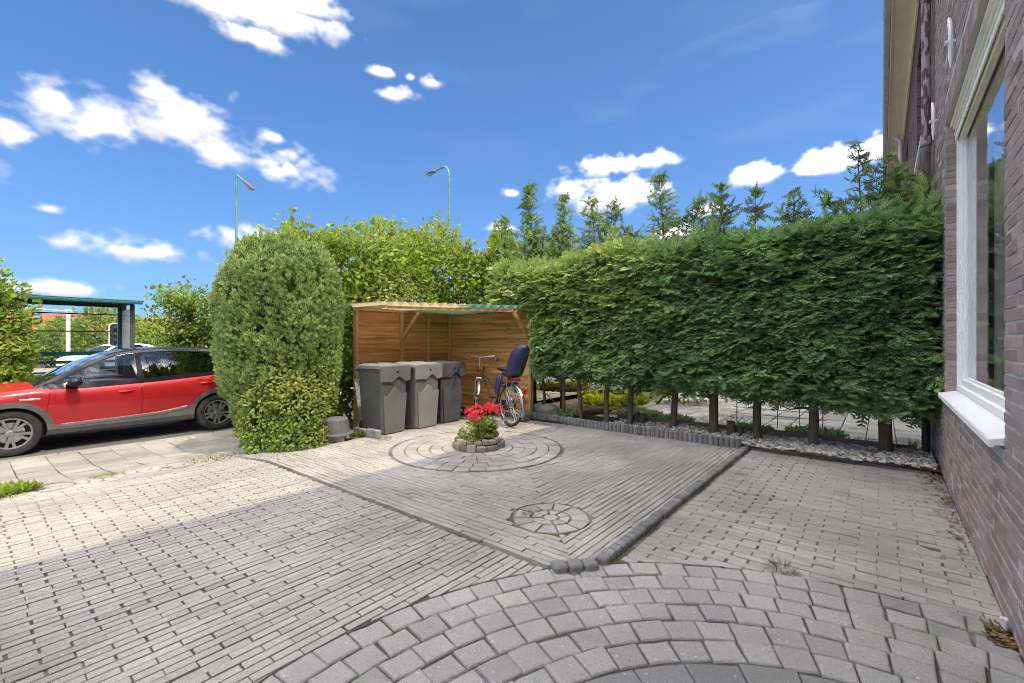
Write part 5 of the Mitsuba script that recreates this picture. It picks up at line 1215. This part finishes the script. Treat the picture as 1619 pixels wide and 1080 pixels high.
n = 120; d = rdir(r_, n); p = np.array([PC[0] - .08, PC[1] - .13, .19]) + d * [.11, .09, .05]; put(cp + '__leaves', foliage(p, d, r_, LEAF, .05, .2), 'mat_ivy', kind='stuff')
tuft('strap_leaved_plant', 'green strap leaved plant hanging over the front stones of the planter', 'plant', (PC[0] + .05, PC[1] - .20), 80, .17, .06, 221, 'mat_tree', BLADE, flat=.5, z=.10)
tuft('lobelia', 'small pale leaved plant on the right side of the planter', 'plant', (PC[0] + .15, PC[1] + .02), 160, .07, .10, 222, 'mat_ivy', LEAF, flat=.5, z=.15)
def rock(k, lab, c, s, seed, mat='mat_rubble', cat='stone', parent=None):
    m = trimesh.creation.icosphere(3); v = np.array(m.vertices); v = v * (0.8 + .5 * (meshkit.fbm(v * 1.6 + seed, 3, seed))[:, None]); v[:, 2] = np.maximum(v[:, 2], -.55)
    q = MB().add(v * s + c, m.faces, (R(seed).random(), .3)); return put(k, q, mat, lab, cat, smooth=True)
rock('pebble', 'pale pebble lying on the stones of the planter rim', (PC[0] + .17, PC[1] + .10, .21), (.035, .03, .03), 3, 'mat_pebble')
rock('boulder', 'grey angular stone behind the end of the palisade beside the shelter', (-4.62, 6.72, .13), (.19, .15, .14), 5, 'mat_edging'); rock('boulder', 'smaller grey stone left of the angular one, against the shelter post', (-4.85, 6.78, .14), (.10, .10, .13), 8, 'mat_edging')
put('concrete_block', MB().box((-4.90, 6.10, .026), (-4.72, 6.30, .15), bev=.012), 'mat_edging', 'dark block on the paving just behind the rear wheel of the bicycle', 'block')

# --- grey tub upside down on a stone block
TC = (-6.05, 3.44); tz = float(gz(TC[0]))
put('stone_block', MB().block(np.array([[-.17, -.15], [.16, -.16], [.17, .14], [-.16, .15]]) @ rotz(.6)[:2, :2] + TC, tz - .02, tz + .125, .012, (.75, .1)), 'mat_slab', 'pale stone block under the upturned grey tub beside the ivy', 'block')
put('plastic_tub', MB().lathe([(0, .345), (.155, .345), (.175, .335), (.185, .32), (.21, .145), (.255, .14), (.26, .125), (.235, .122), (.0, .13)], (TC[0], TC[1], tz + .003), 32), 'mat_tub', 'grey plastic tub standing upside down on the pale block beside the ivy', 'tub', smooth=35)
tuft('creeper', 'small creeper growing between the grey tub and the little palisade', 'plant', (-6.02, 3.78), 110, .075, .09, 230, 'mat_ivy', LEAF, flat=.7, z=.03)

# --- the neighbour's garden seen under the hedge
put('neighbour_patio', MB().box((-4.2, 7.45, -.08), (.46, 13.4, -.03)), 'mat_joint', kind='structure')
nb = []
for i in range(14):
    for j in range(15):
        xx, yy = -4.2 + i * .335, 7.5 + j * .39; r1 = r_.normal(0, .003, 4)
        nb.append(MB().block([[xx + .006, yy + .006], [xx + .328, yy + .006], [xx + .328, yy + .382], [xx + .006, yy + .382]], -.06, -.012 + r1[0], .005, (np.clip(r_.normal(.7, .28), 0, 1), .9 * r_.random() ** 2), tilt=r_.normal(0, .006, 2)))
pieces('neighbour_patio', 'slab', nb, 'mat_pale_slab', most=90)
tuft('lime_plant', 'bright lime green plants glowing behind the left hedge trunks', 'plant', (-4.3, 8.6), 900, .16, .65, 240, 'mat_lime', LEAF, flat=.9, z=.12)
tuft('lime_plant', 'lime green leaves right behind the thin trunk by the shelter', 'plant', (-5.3, 8.2), 700, .16, .5, 241, 'mat_lime', LEAF, flat=1.0, z=.35)
tuft('border_plant', 'dark green low plants at the foot of the leftmost hedge trunks', 'plant', (-4.35, 6.78), 420, .085, .30, 242, 'mat_hedge', LEAF, flat=.9, z=.10)
tuft('border_plant', 'small leafy plant at the foot of a hedge trunk beside the left stump', 'plant', (-3.22, 7.1), 110, .10, .12, 243, 'mat_hedge', LEAF, flat=.9, z=.12)
for i, (x, y, n_, r0) in enumerate([(-2.75, 7.75, 420, .30), (-1.55, 7.62, 380, .28), (-.75, 7.9, 460, .34), (-3.4, 8.0, 420, .32)]):
    tuft('ground_cover_plant', ['dark low plant in the neighbouring garden between the fourth and fifth trunk from the shelter', 'dark low plant in the neighbouring garden behind the taller stump', 'spreading low plant on the neighbouring patio between the two rightmost trunks', 'low leafy plant in front of the lime green ones, left of the middle trunks'][i], 'plant', (x, y), n_, .085, r0, 260 + i, 'mat_hedge', LEAF, flat=.55, z=.04)
tuft('neighbour_grass', 'grass and herbs on the neighbouring patio behind the right trunks', 'grass', (-.35, 7.75), 300, .08, .38, 244, flat=.3)
tuft('neighbour_grass', 'patch of grass on the neighbouring patio behind the middle trunks', 'grass', (-2.1, 8.6), 260, .09, .45, 245, flat=.3)
tuft('spiky_plant', 'yellow green plant at the foot of the dark green drainpipe', 'plant', (.30, 7.62), 70, .16, .06, 246, 'mat_lime', BLADE, flat=.8, z=0)
shrub('rosemary_bush', 'dark leafy bush by the fence of the neighbouring garden', [(-4.9, 9.6, .5, .8, .7, .7), (-3.6, 10.4, .45, .7, .6, .6)], 2600, .09, 'mat_bush', 250)
fn_ = thing('wire_fence', 'low dark wire fence in the neighbouring garden seen under the hedge', 'fence')
for k in range(5): put(fn_ + '__post', MB().tube([(-1.9 + k * .30, 8.35, -.05), (-1.9 + k * .30, 8.35, .42)], .006, 6), 'mat_black')
for z in (.18, .28, .40): put(fn_ + '__rail', MB().tube([(-1.95, 8.35, z), (-.65, 8.35, z)], .005, 6), 'mat_black')
# ------------------------------------------------------------------ cars
from scipy.interpolate import PchipInterpolator
def pch(p): p = sorted(p); return PchipInterpolator([a for a, _ in p], [b for _, b in p])
BELT = pch([(-2.10, .90), (-2.04, 1.00), (-1.6, 1.085), (-1.0, 1.05), (0, .99), (.7, .965), (1.0, .985), (1.4, .955), (1.8, .885), (2.05, .79), (2.15, .66)])
FLOOR = pch([(-2.10, .50), (-1.95, .34), (-1.7, .25), (0, .23), (1.7, .23), (2.0, .27), (2.15, .40)])
WIDE = pch([(-2.10, .66), (-2.0, .76), (-1.7, .86), (-1.3, .885), (-.6, .872), (0, .868), (.8, .878), (1.35, .893), (1.8, .84), (2.05, .70), (2.15, .55)])
ROOF = pch([(1.10, .985), (.80, 1.15), (.45, 1.345), (.10, 1.485), (-.25, 1.545), (-.65, 1.565), (-1.15, 1.55), (-1.6, 1.50), (-1.84, 1.455), (-1.93, 1.38), (-2.04, 1.06)])
SEC = [(.0, 0), (.55, 0), (.84, 0), (.94, .045), (.972, .14), (.955, .26), (.965, .38), (.992, .52), (1.0, .64), (.985, .78), (.965, .875), (.93, .945), (.86, .985), (.6, 1.02), (0, 1.04)]
def loft(stations, ringfn):
    rings = [ringfn(x) for x in stations]; n = len(rings[0]); V = np.vstack(rings + [rings[0].mean(0)[None], rings[-1].mean(0)[None]])
    i, j = np.meshgrid(np.arange(len(rings) - 1), np.arange(n), indexing='ij'); q = np.stack([i * n + j, i * n + (j + 1) % n, (i + 1) * n + (j + 1) % n, (i + 1) * n + j], -1).reshape(-1, 4)
    k = np.arange(n); e = (len(rings) - 1) * n; c = len(rings) * n
    Fc = np.vstack([q[:, [0, 1, 2]], q[:, [0, 2, 3]], np.stack([k * 0 + c, (k + 1) % n, k], 1), np.stack([k * 0 + c + 1, e + k, e + (k + 1) % n], 1)])
    m = trimesh.Trimesh(V, Fc, process=True); m.fix_normals()
    return man(m)
def body_ring(x):
    zb, zt, w = float(FLOOR(x)), float(BELT(x)), float(WIDE(x))
    r = np.array([(x, a * w, zb + t * (zt - zb)) for a, t in SEC]); l = r[1:-1][::-1] * [1, -1, 1]
    return np.vstack([r, l])
def gh_half(x): return min(.80, float(WIDE(x)) - .055), np.interp(x, [-2.04, -1.85, -1.2, -.3, .2, .7, 1.1], [.60, .565, .60, .62, .63, .68, .74])
def gh_ring(x, inset=0.0):
    zr, zb = float(ROOF(x)) - inset, min(float(BELT(x)) - .03, float(ROOF(x)) - .05); yb, yt = gh_half(x); yb -= inset; yt -= inset
    zr = max(zr, zb + .02); h = zr - zb; e = min(.07, h * .4); zb2 = zb - (.0 if inset == 0 else .02)
    r = np.array([(x, 0, zb2), (x, yb, zb2), (x, yb + (yt - yb) * .5, zb + (h - e) * .5), (x, yt, zr - e), (x, yt - .022, zr - .45 * e), (x, yt - .07, zr - .12 * e), (x, yt - .2, zr + .006), (x, 0, zr + .016)])
    return np.vstack([r, r[1:-1][::-1] * [1, -1, 1]])
def gh_y(x, z):
    zr, zb = float(ROOF(x)), min(float(BELT(x)) - .03, float(ROOF(x)) - .05); yb, yt = gh_half(x); e = min(.07, (zr - zb) * .4)
    return yb + (yt - yb) * np.clip((z - zb) / (zr - zb - e), 0, 1)
GH_X = np.unique(np.r_[np.linspace(-2.03, -1.8, 8), np.linspace(-1.8, 1.08, 40)])
WINDOWS = {'front': [(.80, 1.03), (.74, 1.085), (.45, 1.265), (.13, 1.42), (-.02, 1.458), (-.125, 1.468), (-.15, 1.035)],
           'rear': [(-.225, 1.04), (-.20, 1.474), (-.45, 1.488), (-.75, 1.490), (-1.10, 1.470), (-1.22, 1.44), (-1.38, 1.135), (-1.30, 1.105)],
           'quarter': [(-1.34, 1.42), (-1.30, 1.435), (-1.58, 1.375), (-1.72, 1.275), (-1.60, 1.185), (-1.45, 1.15)]}
WINDOWS['quarter'] = [(-1.29, 1.425), (-1.45, 1.405), (-1.62, 1.35), (-1.74, 1.27), (-1.62, 1.20), (-1.44, 1.15)]
def side_panel(poly, off, sgn):
    g = Polygon(poly); m = trimesh.creation.extrude_polygon(g, .001, engine='earcut'); m = m.subdivide_to_size(.12) if False else m
    v = np.array(m.vertices); top = v[:, 2] > .0005
    fa = np.array([f for f in m.faces if all(top[f])]); V = np.array([(x, sgn * (gh_y(x, z) + off), z) for x, z in v[:, :2]])
    return MB().add(V, fa if sgn < 0 else fa[:, ::-1])
def build_car(name, lab, paint, roofmat, M, detail=True):
    c = thing(name, lab, 'car')
    body = loft(np.r_[np.linspace(-2.10, -1.9, 8), np.linspace(-1.85, 1.75, 46), np.linspace(1.8, 2.15, 12)], body_ring)
    wells = manifold3d.Manifold()
    for x in (1.32, -1.32):
        for s in (-1, 1): wells = wells + manifold3d.Manifold.cylinder(.40, .375, .375, 48).rotate([90, 0, 0]).translate([x, s * .75 + .20, .335])
    body = body - wells
    # the unpainted cladding: wheel arches, sills, bumper bottoms
    cl = Polygon([(-2.3, 0), (2.3, 0), (2.3, .46), (1.7, .44), (.95, .40), (.2, .415), (-.45, .44), (-.9, .52), (-1.6, .50), (-2.3, .54)])
    for x in (1.32, -1.32): cl = cl.union(Point(x, .335).buffer(.455, 24))
    clp = prism(np.array(cl.exterior.coords)[:-1], -1.2, 1.2, 'y')
    clad, red = body ^ clp, body - clp
    put(c + '__cladding', clad, 'mat_cladding', smooth=28, M=M)
    # doors, with a real gap round each
    D = {'f': [(.93, .2), (.96, .62), (.92, .90), (.86, 1.2), (-.165, 1.2), (-.185, .7), (-.165, .2)], 'r': [(-.177, .2), (-.197, .7), (-.177, 1.2), (-1.46, 1.2), (-1.36, .98), (-1.12, .80), (-.93, .60), (-.90, .2)]}
    doors = []
    for k, P in D.items():
        g = Polygon(P); inn = g.buffer(-.004); out = g.buffer(.0)
        for s in (1, -1):
            y0, y1 = (.5, 1.2) if s > 0 else (-1.2, -.5)
            d = red ^ prism(np.array(inn.exterior.coords)[:-1], y0, y1, 'y'); red = red - prism(np.array(out.exterior.coords)[:-1], y0, y1, 'y')
            doors.append((k, s, d))
    hl = Polygon([(1.50, .735), (1.55, .80), (1.95, .76), (2.12, .69), (2.1, .64), (1.85, .67)]); hlp = prism(np.array(hl.exterior.coords)[:-1], -1.2, 1.2, 'y') - manifold3d.Manifold.cube([9, .76, 9], True)
    tlg = Polygon([(-1.70, .93), (-1.72, 1.0), (-2.3, 1.0), (-2.3, .88), (-1.98, .88)]); tlp = prism(np.array(tlg.exterior.coords)[:-1], -1.2, 1.2, 'y') - manifold3d.Manifold.cube([9, .9, 9], True)
    lamps = [('headlight', red ^ hlp, 'mat_lens'), ('tail_light', red ^ tlp, 'mat_tail')]; red = red - hlp - tlp
    put(c, red, paint, smooth=28, M=M, exact=True)
    for kind, m, mt in lamps:
        for s in (1, -1):
            h = m ^ manifold3d.Manifold.cube([9, 2, 4], True).translate([0, s * 1.001, .8]); put(c + '__' + kind, h, mt, smooth=28, M=M)
    gh = loft(GH_X, gh_ring); cav = loft(GH_X[2:-3], lambda x: gh_ring(x, .035))
    hol = gh - cav
    cuts = manifold3d.Manifold()
    for w in WINDOWS.values(): cuts = cuts + prism(w if Polygon(w).exterior.is_ccw else w[::-1], -1, 1, 'y')
    cuts = cuts + prism([(.94, -.62), (.94, .62), (.22, .535), (.22, -.535)], .95, 1.7, 'z')
    put(c + '__roof', hol - cuts, roofmat, smooth=28, M=M)
    # windscreen
    xs_ = np.linspace(.95, .21, 9); ysn = np.linspace(-1, 1, 9); V = np.array([(x, v * np.interp(x, [.21, .95], [.545, .63]), float(ROOF(x)) + .010 - .012 * v * v) for x in xs_ for v in ysn])
    i, j = np.meshgrid(np.arange(8), np.arange(8), indexing='ij'); q = np.stack([i * 9 + j, i * 9 + j + 1, (i + 1) * 9 + j + 1, (i + 1) * 9 + j], -1).reshape(-1, 4)
    put(c + '__windscreen', MB().add(V, q), 'mat_car_pane', smooth=True, M=M)
    for s in (1, -1): put(c + '__quarter_window', side_panel(WINDOWS['quarter'], -.012, s), 'mat_privacy_pane', M=M)
    for k, s, d in doors:
        dr_ = put(c + '__door', d, paint, smooth=28, M=M)
        put(dr_ + '__window', side_panel(WINDOWS['front' if k == 'f' else 'rear'], -.012, s), 'mat_car_pane' if k == 'f' else 'mat_privacy_pane', M=M)
        hx, hz = (.02, .845) if k == 'f' else (-1.13, .905)
        yy = s * (float(WIDE(hx)) * .985)
        put(dr_ + '__handle', MB().tube([(hx + .10, yy - s * .01, hz), (hx + .06, yy + s * .022, hz), (hx - .06, yy + s * .022, hz + .004), (hx - .10, yy - s * .01, hz + .004)], [.010, .014, .014, .010], 8), paint, smooth=40, M=M)
    # sill strip, fender ornament, mirrors
    for s in (1, -1):
        m = MB(); x = np.linspace(.80, -.84, 20)
        ring = []
        V = []
        for xx in x:
            zz = np.interp(xx, [-.84, -.45, .2, .95], [.515, .448, .422, .405]); w = float(WIDE(xx)); zb, zt = float(FLOOR(xx)), float(BELT(xx))
            for dz, dy in ((-.052, -.004), (-.044, .008), (-.004, .010), (.004, -.004)):
                t = (zz + dz - zb) / (zt - zb); a = np.interp(t, [b for _, b in SEC], [a for a, _ in SEC]); V.append((xx, s * (a * w + dy), zz + dz))
        i, j = np.meshgrid(np.arange(19), np.arange(3), indexing='ij'); q = np.stack([i * 4 + j, i * 4 + j + 1, (i + 1) * 4 + j + 1, (i + 1) * 4 + j], -1).reshape(-1, 4)
        put(c + '__sill_strip', m.add(V, q if s < 0 else q[:, ::-1]), 'mat_alloy', M=M)
        yw = float(WIDE(1.0)); put(c + '__fender_trim', MB().box((1.02, s * (yw * .96), .795), (1.24, s * (yw * .999), .825), bev=.006), 'mat_chrome', M=M)
        mir = man(trimesh.creation.icosphere(3)).scale([.085, .115, .072]).translate([.66, s * 1.0, 1.045]) + prism([(.60, 1.0), (.74, 1.0), (.70, 1.05), (.62, 1.05)], s * .75 if s > 0 else -.98, .98 if s > 0 else -.75, 'y')
        put(c + '__mirror', mir, 'mat_car_black', smooth=40, M=M)
    # cabin
    cab = MB(); cab.box((-1.75, -.70, .93), (.75, .70, 1.0)); cab.box((.62, -.66, .99), (.92, .66, 1.045), bev=.03)
    put(c + '__cabin', cab, 'mat_seat', M=M)
    for xx in (-.28, -1.25):
        for s in (-.36, .36):
            st = MB().box((xx - .10, s - .22, .95), (xx + .06, s + .22, 1.25), bev=.05).box((xx - .10, s - .12, 1.28), (xx - .02, s + .12, 1.44), bev=.035).tube([(xx - .06, s - .05, 1.2), (xx - .06, s - .05, 1.32)], .008, 6)
            put(c + '__seat', st, 'mat_seat', M=M)
    put(c + '__steering_wheel', MB().lathe([(.17 + .015 * math.cos(t), .015 * math.sin(t)) for t in np.linspace(0, 2 * np.pi, 9)], (.45, .36, 1.04), 24, M=roty(-1.1)), 'mat_black', M=M)
    # wheels
    for x in (1.32, -1.32):
        for s in (1, -1):
            Mw = np.eye(4); Mw[:3, :3] = rotx(-s * math.pi / 2); Mw[:3, 3] = (x, s * .755, .335)   # wheel axis = local z, outwards
            MM = M @ Mw
            ty = [(.225, -.09), (.27, -.105), (.315, -.10), (.332, -.07), (.335, 0), (.332, .07), (.315, .098), (.285, .106), (.245, .100), (.228, .085), (.225, .05), (.225, -.09)]
            w = put(c + '__wheel', MB().lathe(ty, sides=48), 'mat_rubber', smooth=35, M=MM)
            if not detail: 
                put(w + '__rim', MB().lathe([(0, .06), (.22, .07)], sides=24), 'mat_alloy', M=MM); continue
            put(w + '__rim', MB().lathe([(.226, .088), (.216, .090), (.206, .075), (.200, .0), (0, -.02)], sides=48), 'mat_dark_alloy', smooth=35, M=MM)
            sp = MB().lathe([(.229, .082), (.224, .092), (.205, .086), (.203, .075)], sides=48)
            for k in range(5):
                for dd in (-.17, .17):
                    a = 2 * np.pi * k / 5 + .3; b = a + dd * 1.25; a2 = a + dd * .35
                    p0, p1 = np.array([.045 * math.cos(a2), .045 * math.sin(a2)]), np.array([.21 * math.cos(b), .21 * math.sin(b)]); u = unit((p1 - p0)[None])[0]; nv = np.array([-u[1], u[0]])
                    sp.block([p0 + nv * .014 * -1, p1 - nv * .021, p1 + nv * .021, p0 + nv * .014], .03, .080, .006)
            sp.lathe([(0, .085), (.03, .084), (.055, .075), (.06, .04)], sides=24)
            put(w + '__spokes', sp, 'mat_alloy', M=MM)
            put(w + '__brake_disc', MB().lathe([(0, .004), (.15, .004), (.15, -.012)], sides=32), 'mat_steel', M=MM)
    put(c + '__antenna', MB().tube([(-1.70, 0, 1.48), (-1.78, 0, 1.56), (-1.84, 0, 1.60)], [.02, .014, .006], 8), 'mat_car_black', M=M)
    return c
def car_at(x, y, yaw):
    M = np.eye(4); M[:3, :3] = rotz(yaw); M[:3, 3] = (x, y, -.290); return M
build_car('parked_car', 'red compact crossover car with a black roof parked along the street', 'mat_car_red', 'mat_car_black', car_at(-10.62, 1.86, -math.pi / 2))
build_car('parked_car', 'white car far across the road seen through the bus shelter', 'mat_car_white', 'mat_car_white', car_at(-32.4, 5.45, -math.pi / 2 + .45), False)

# ------------------------------------------------------------------ the street
bs_ = thing('bus_shelter', 'teal framed bus shelter behind the red car', 'bus shelter')
g0 = -.20
for (x, y) in ((-13.5, 2.46), (-13.5, -1.6)):
    put(bs_ + '__post', MB().box((x - .055, y - .075, g0), (x + .055, y + .075, 2.233), bev=.012), 'mat_teal')
rf = MB().box((-13.60, -1.9, 2.235), (-12.35, 2.62, 2.26), bev=.008); put(bs_ + '__roof', rf, 'mat_lamp_head')
for (a, b) in (((-13.59, -1.86, 2.15), (-13.50, 2.385, 2.233)), ((-12.40, -1.86, 2.175), (-12.34, 2.60, 2.233))): put(bs_ + '__beam', MB().box(a, b, bev=.01), 'mat_teal')
put(bs_ + '__beam', MB().box((-13.44, 2.44, 2.18), (-12.41, 2.50, 2.232), bev=.01), 'mat_lamp_head')
put(bs_ + '__end_panel', MB().box((-13.40, 2.44, .25), (-12.62, 2.50, 2.08), bev=.01), 'mat_ad'); 
for x in (-13.42, -12.60): put(bs_ + '__panel_frame', MB().box((x - .018, 2.43, g0), (x + .018, 2.51, 2.178), bev=.004), 'mat_lamp_head')
for z, h, m in ((1.12, .045, 'mat_teal'), (.94, .03, 'mat_teal'), (1.60, .012, 'mat_lamp_head'), (1.98, .012, 'mat_lamp_head')): put(bs_ + '__rail', MB().box((-13.52, -1.52, z - h), (-13.48, 2.38, z + h), bev=.004), m)
put(bs_ + '__glass_panel', MB().add([(-13.50, -1.52, .3), (-13.50, 2.38, .3), (-13.50, 2.38, 2.2), (-13.50, -1.52, 2.2)], [[0, 1, 2, 3]]), 'mat_pane')
put(bs_ + '__bench', MB().box((-13.40, -1.2, .22), (-13.05, 1.9, .27), bev=.01).box((-13.25, -.9, g0), (-13.2, -.85, .22)).box((-13.25, 1.5, g0), (-13.2, 1.55, .22)), 'mat_teal')

def lamp_post(lab, x, y, H, arm, drop, curve):
    t = thing('street_lamp', lab, 'street lamp'); z0 = -.3
    m = MB(); m.tube([(x, y, z0), (x, y, z0 + 1.2), (x, y, z0 + 1.25), (x, y, H - curve)], [.085, .085, .062, .045], 12)
    a = np.array(arm, float); L = np.linalg.norm(a); a = a / L; th = np.linspace(0, math.pi / 2, 9)
    pts = [(x + a[0] * curve * (1 - math.cos(q)), y + a[1] * curve * (1 - math.cos(q)), H - curve + curve * math.sin(q)) for q in th]
    e = np.array(pts[-1]); tip = e + np.array([a[0] * (L - curve), a[1] * (L - curve), -drop])
    m.tube(pts + [tip], [.045] * 9 + [.034], 10); put(t + '__pole', m, 'mat_lamp_green', smooth=40)
    d = unit((tip - e)[None])[0]; s_ = np.array([-d[1], d[0], 0]); s_ /= np.linalg.norm(s_); n_ = np.cross(d, s_)
    hull = man(trimesh.creation.icosphere(3)).scale([.36, .13, .085]); hv = hull.to_mesh()
    B = np.stack([d, s_, n_], 1); Mh = np.eye(4); Mh[:3, :3] = B; Mh[:3, 3] = tip + d * .26
    top = hull.trim_by_plane([0, 0, 1], -.02); low = man(trimesh.creation.icosphere(3)).scale([.27, .10, .10]).translate([.04, 0, -.02]).trim_by_plane([0, 0, -1], .022)
    k = put(t + '__lamp_head', top, 'mat_lamp_head', smooth=40, M=Mh); put(k + '__lens', low, 'mat_lens', smooth=40, M=Mh)
lamp_post('straight teal street lamp left of the yew with its head hanging down to the right', -20.0, 7.17, 8.0, (.34, .16), .26, .05)
lamp_post('teal street lamp with a curved top above the bright shrubs', -14.2, 13.26, 8.9, (-1.25, .25), -.02, .55)
put('white_post', MB().lathe([(.055, -.3), (.055, 2.35), (.09, 2.36), (.09, 2.42), (0, 2.44)], (-20.6, 2.4, 0), 14).tube([(-20.6, 2.4, 2.36), (-20.6, 1.0, 2.46)], .02, 6), 'mat_white_sign', 'slim white post across the road seen through the bus shelter', 'post', smooth=40)
tl_ = thing('traffic_light', 'black traffic light with a white edged backboard left of the teal shelter post', 'traffic light')
tc = np.array([-21.2, 3.72, 1.62]); vd = unit(np.array([[1.0, -.25, 0]]))[0]; MT = np.eye(4); MT[:3, 0] = vd; MT[:3, 1] = [-vd[1], vd[0], 0]; MT[:3, 3] = tc
def rrect(w, h, r): return np.array(sbox(-w + r, -h + r, w - r, h - r).buffer(r, 6).exterior.coords)[:-1][::-1]
put(tl_ + '__border', prism(rrect(.22, .42, .12), -.012, .012, 'x'), 'mat_white_sign', M=MT); put(tl_ + '__backboard', prism(rrect(.185, .385, .10), .0125, .02, 'x'), 'mat_black', M=MT)
for z in (.23, 0, -.23): put(tl_ + '__lamp', MB().lathe([(0, .09), (.06, .085), (.09, .06), (.095, .02)], (.0, 0, 0), 20, M=roty(math.pi / 2)).move(loc=(.0, 0, z)), 'mat_car_black', smooth=40, M=MT)
put(tl_ + '__pole', MB().tube([(-.05, 0, -1.9), (-.05, 0, .3)], .05, 10), 'mat_lamp_head', M=MT)

def bungalow(y0, y1, lab):
    h = thing('bungalow', lab, 'house'); xa, xb, z0 = -82.0, -75.0, -.3
    m = manifold3d.Manifold.cube([xb - xa, y1 - y0, 2.7]).translate([xa, y0, z0]); wins = []
    y = y0 + 1.0
    while y + 1.4 < y1: wins.append((y, y + 1.4)); y += 2.6
    for a, b in wins: m = m - manifold3d.Manifold.cube([.3, b - a, 1.2]).translate([xb - .15, a, .7])
    put(h + '__wall', m, 'mat_far_wall')
    for a, b in wins:
        f = MB(); f.box((xb - .12, a, .7), (xb - .06, a + .08, 1.9)); f.box((xb - .12, b - .08, .7), (xb - .06, b, 1.9)); f.box((xb - .119, a + .08, .7), (xb - .061, b - .08, .78)); f.box((xb - .119, a + .08, 1.82), (xb - .061, b - .08, 1.9))
        w = put(h + '__window', f, 'mat_white_paint'); put(w + '__pane', MB().add([(xb - .1, a + .08, .78), (xb - .1, b - .08, .78), (xb - .1, b - .08, 1.82), (xb - .1, a + .08, 1.82)], [[0, 1, 2, 3]]), 'mat_car_black')
    r = prism([(xb + .4, 2.38), (xb + .4, 2.50), ((xa + xb) / 2, 4.75), (xa - .4, 2.50), (xa - .4, 2.38)], y0 - .2, y1 + .2, 'y'); k = put(h + '__roof', r, 'mat_orange_roof')
    put(k + '__chimney', MB().box((-78.9, (y0 + y1) / 2 - .3, 4.3), (-78.2, (y0 + y1) / 2 + .3, 5.3), bev=.02), 'mat_orange_roof')
for (a, b), lab in zip([(-14, -5), (-4, 6), (7, 16), (17, 27), (28, 38), (39, 50)], ['far bungalow with an orange roof hidden behind the leafy bush', 'far orange roofed bungalow left of the white post', 'far orange roofed bungalow seen over the white car', 'far orange roofed bungalow right of the teal shelter post', 'far orange roofed bungalow behind the airy street trees', 'far orange roofed bungalow behind the yew']): bungalow(a, b, lab)
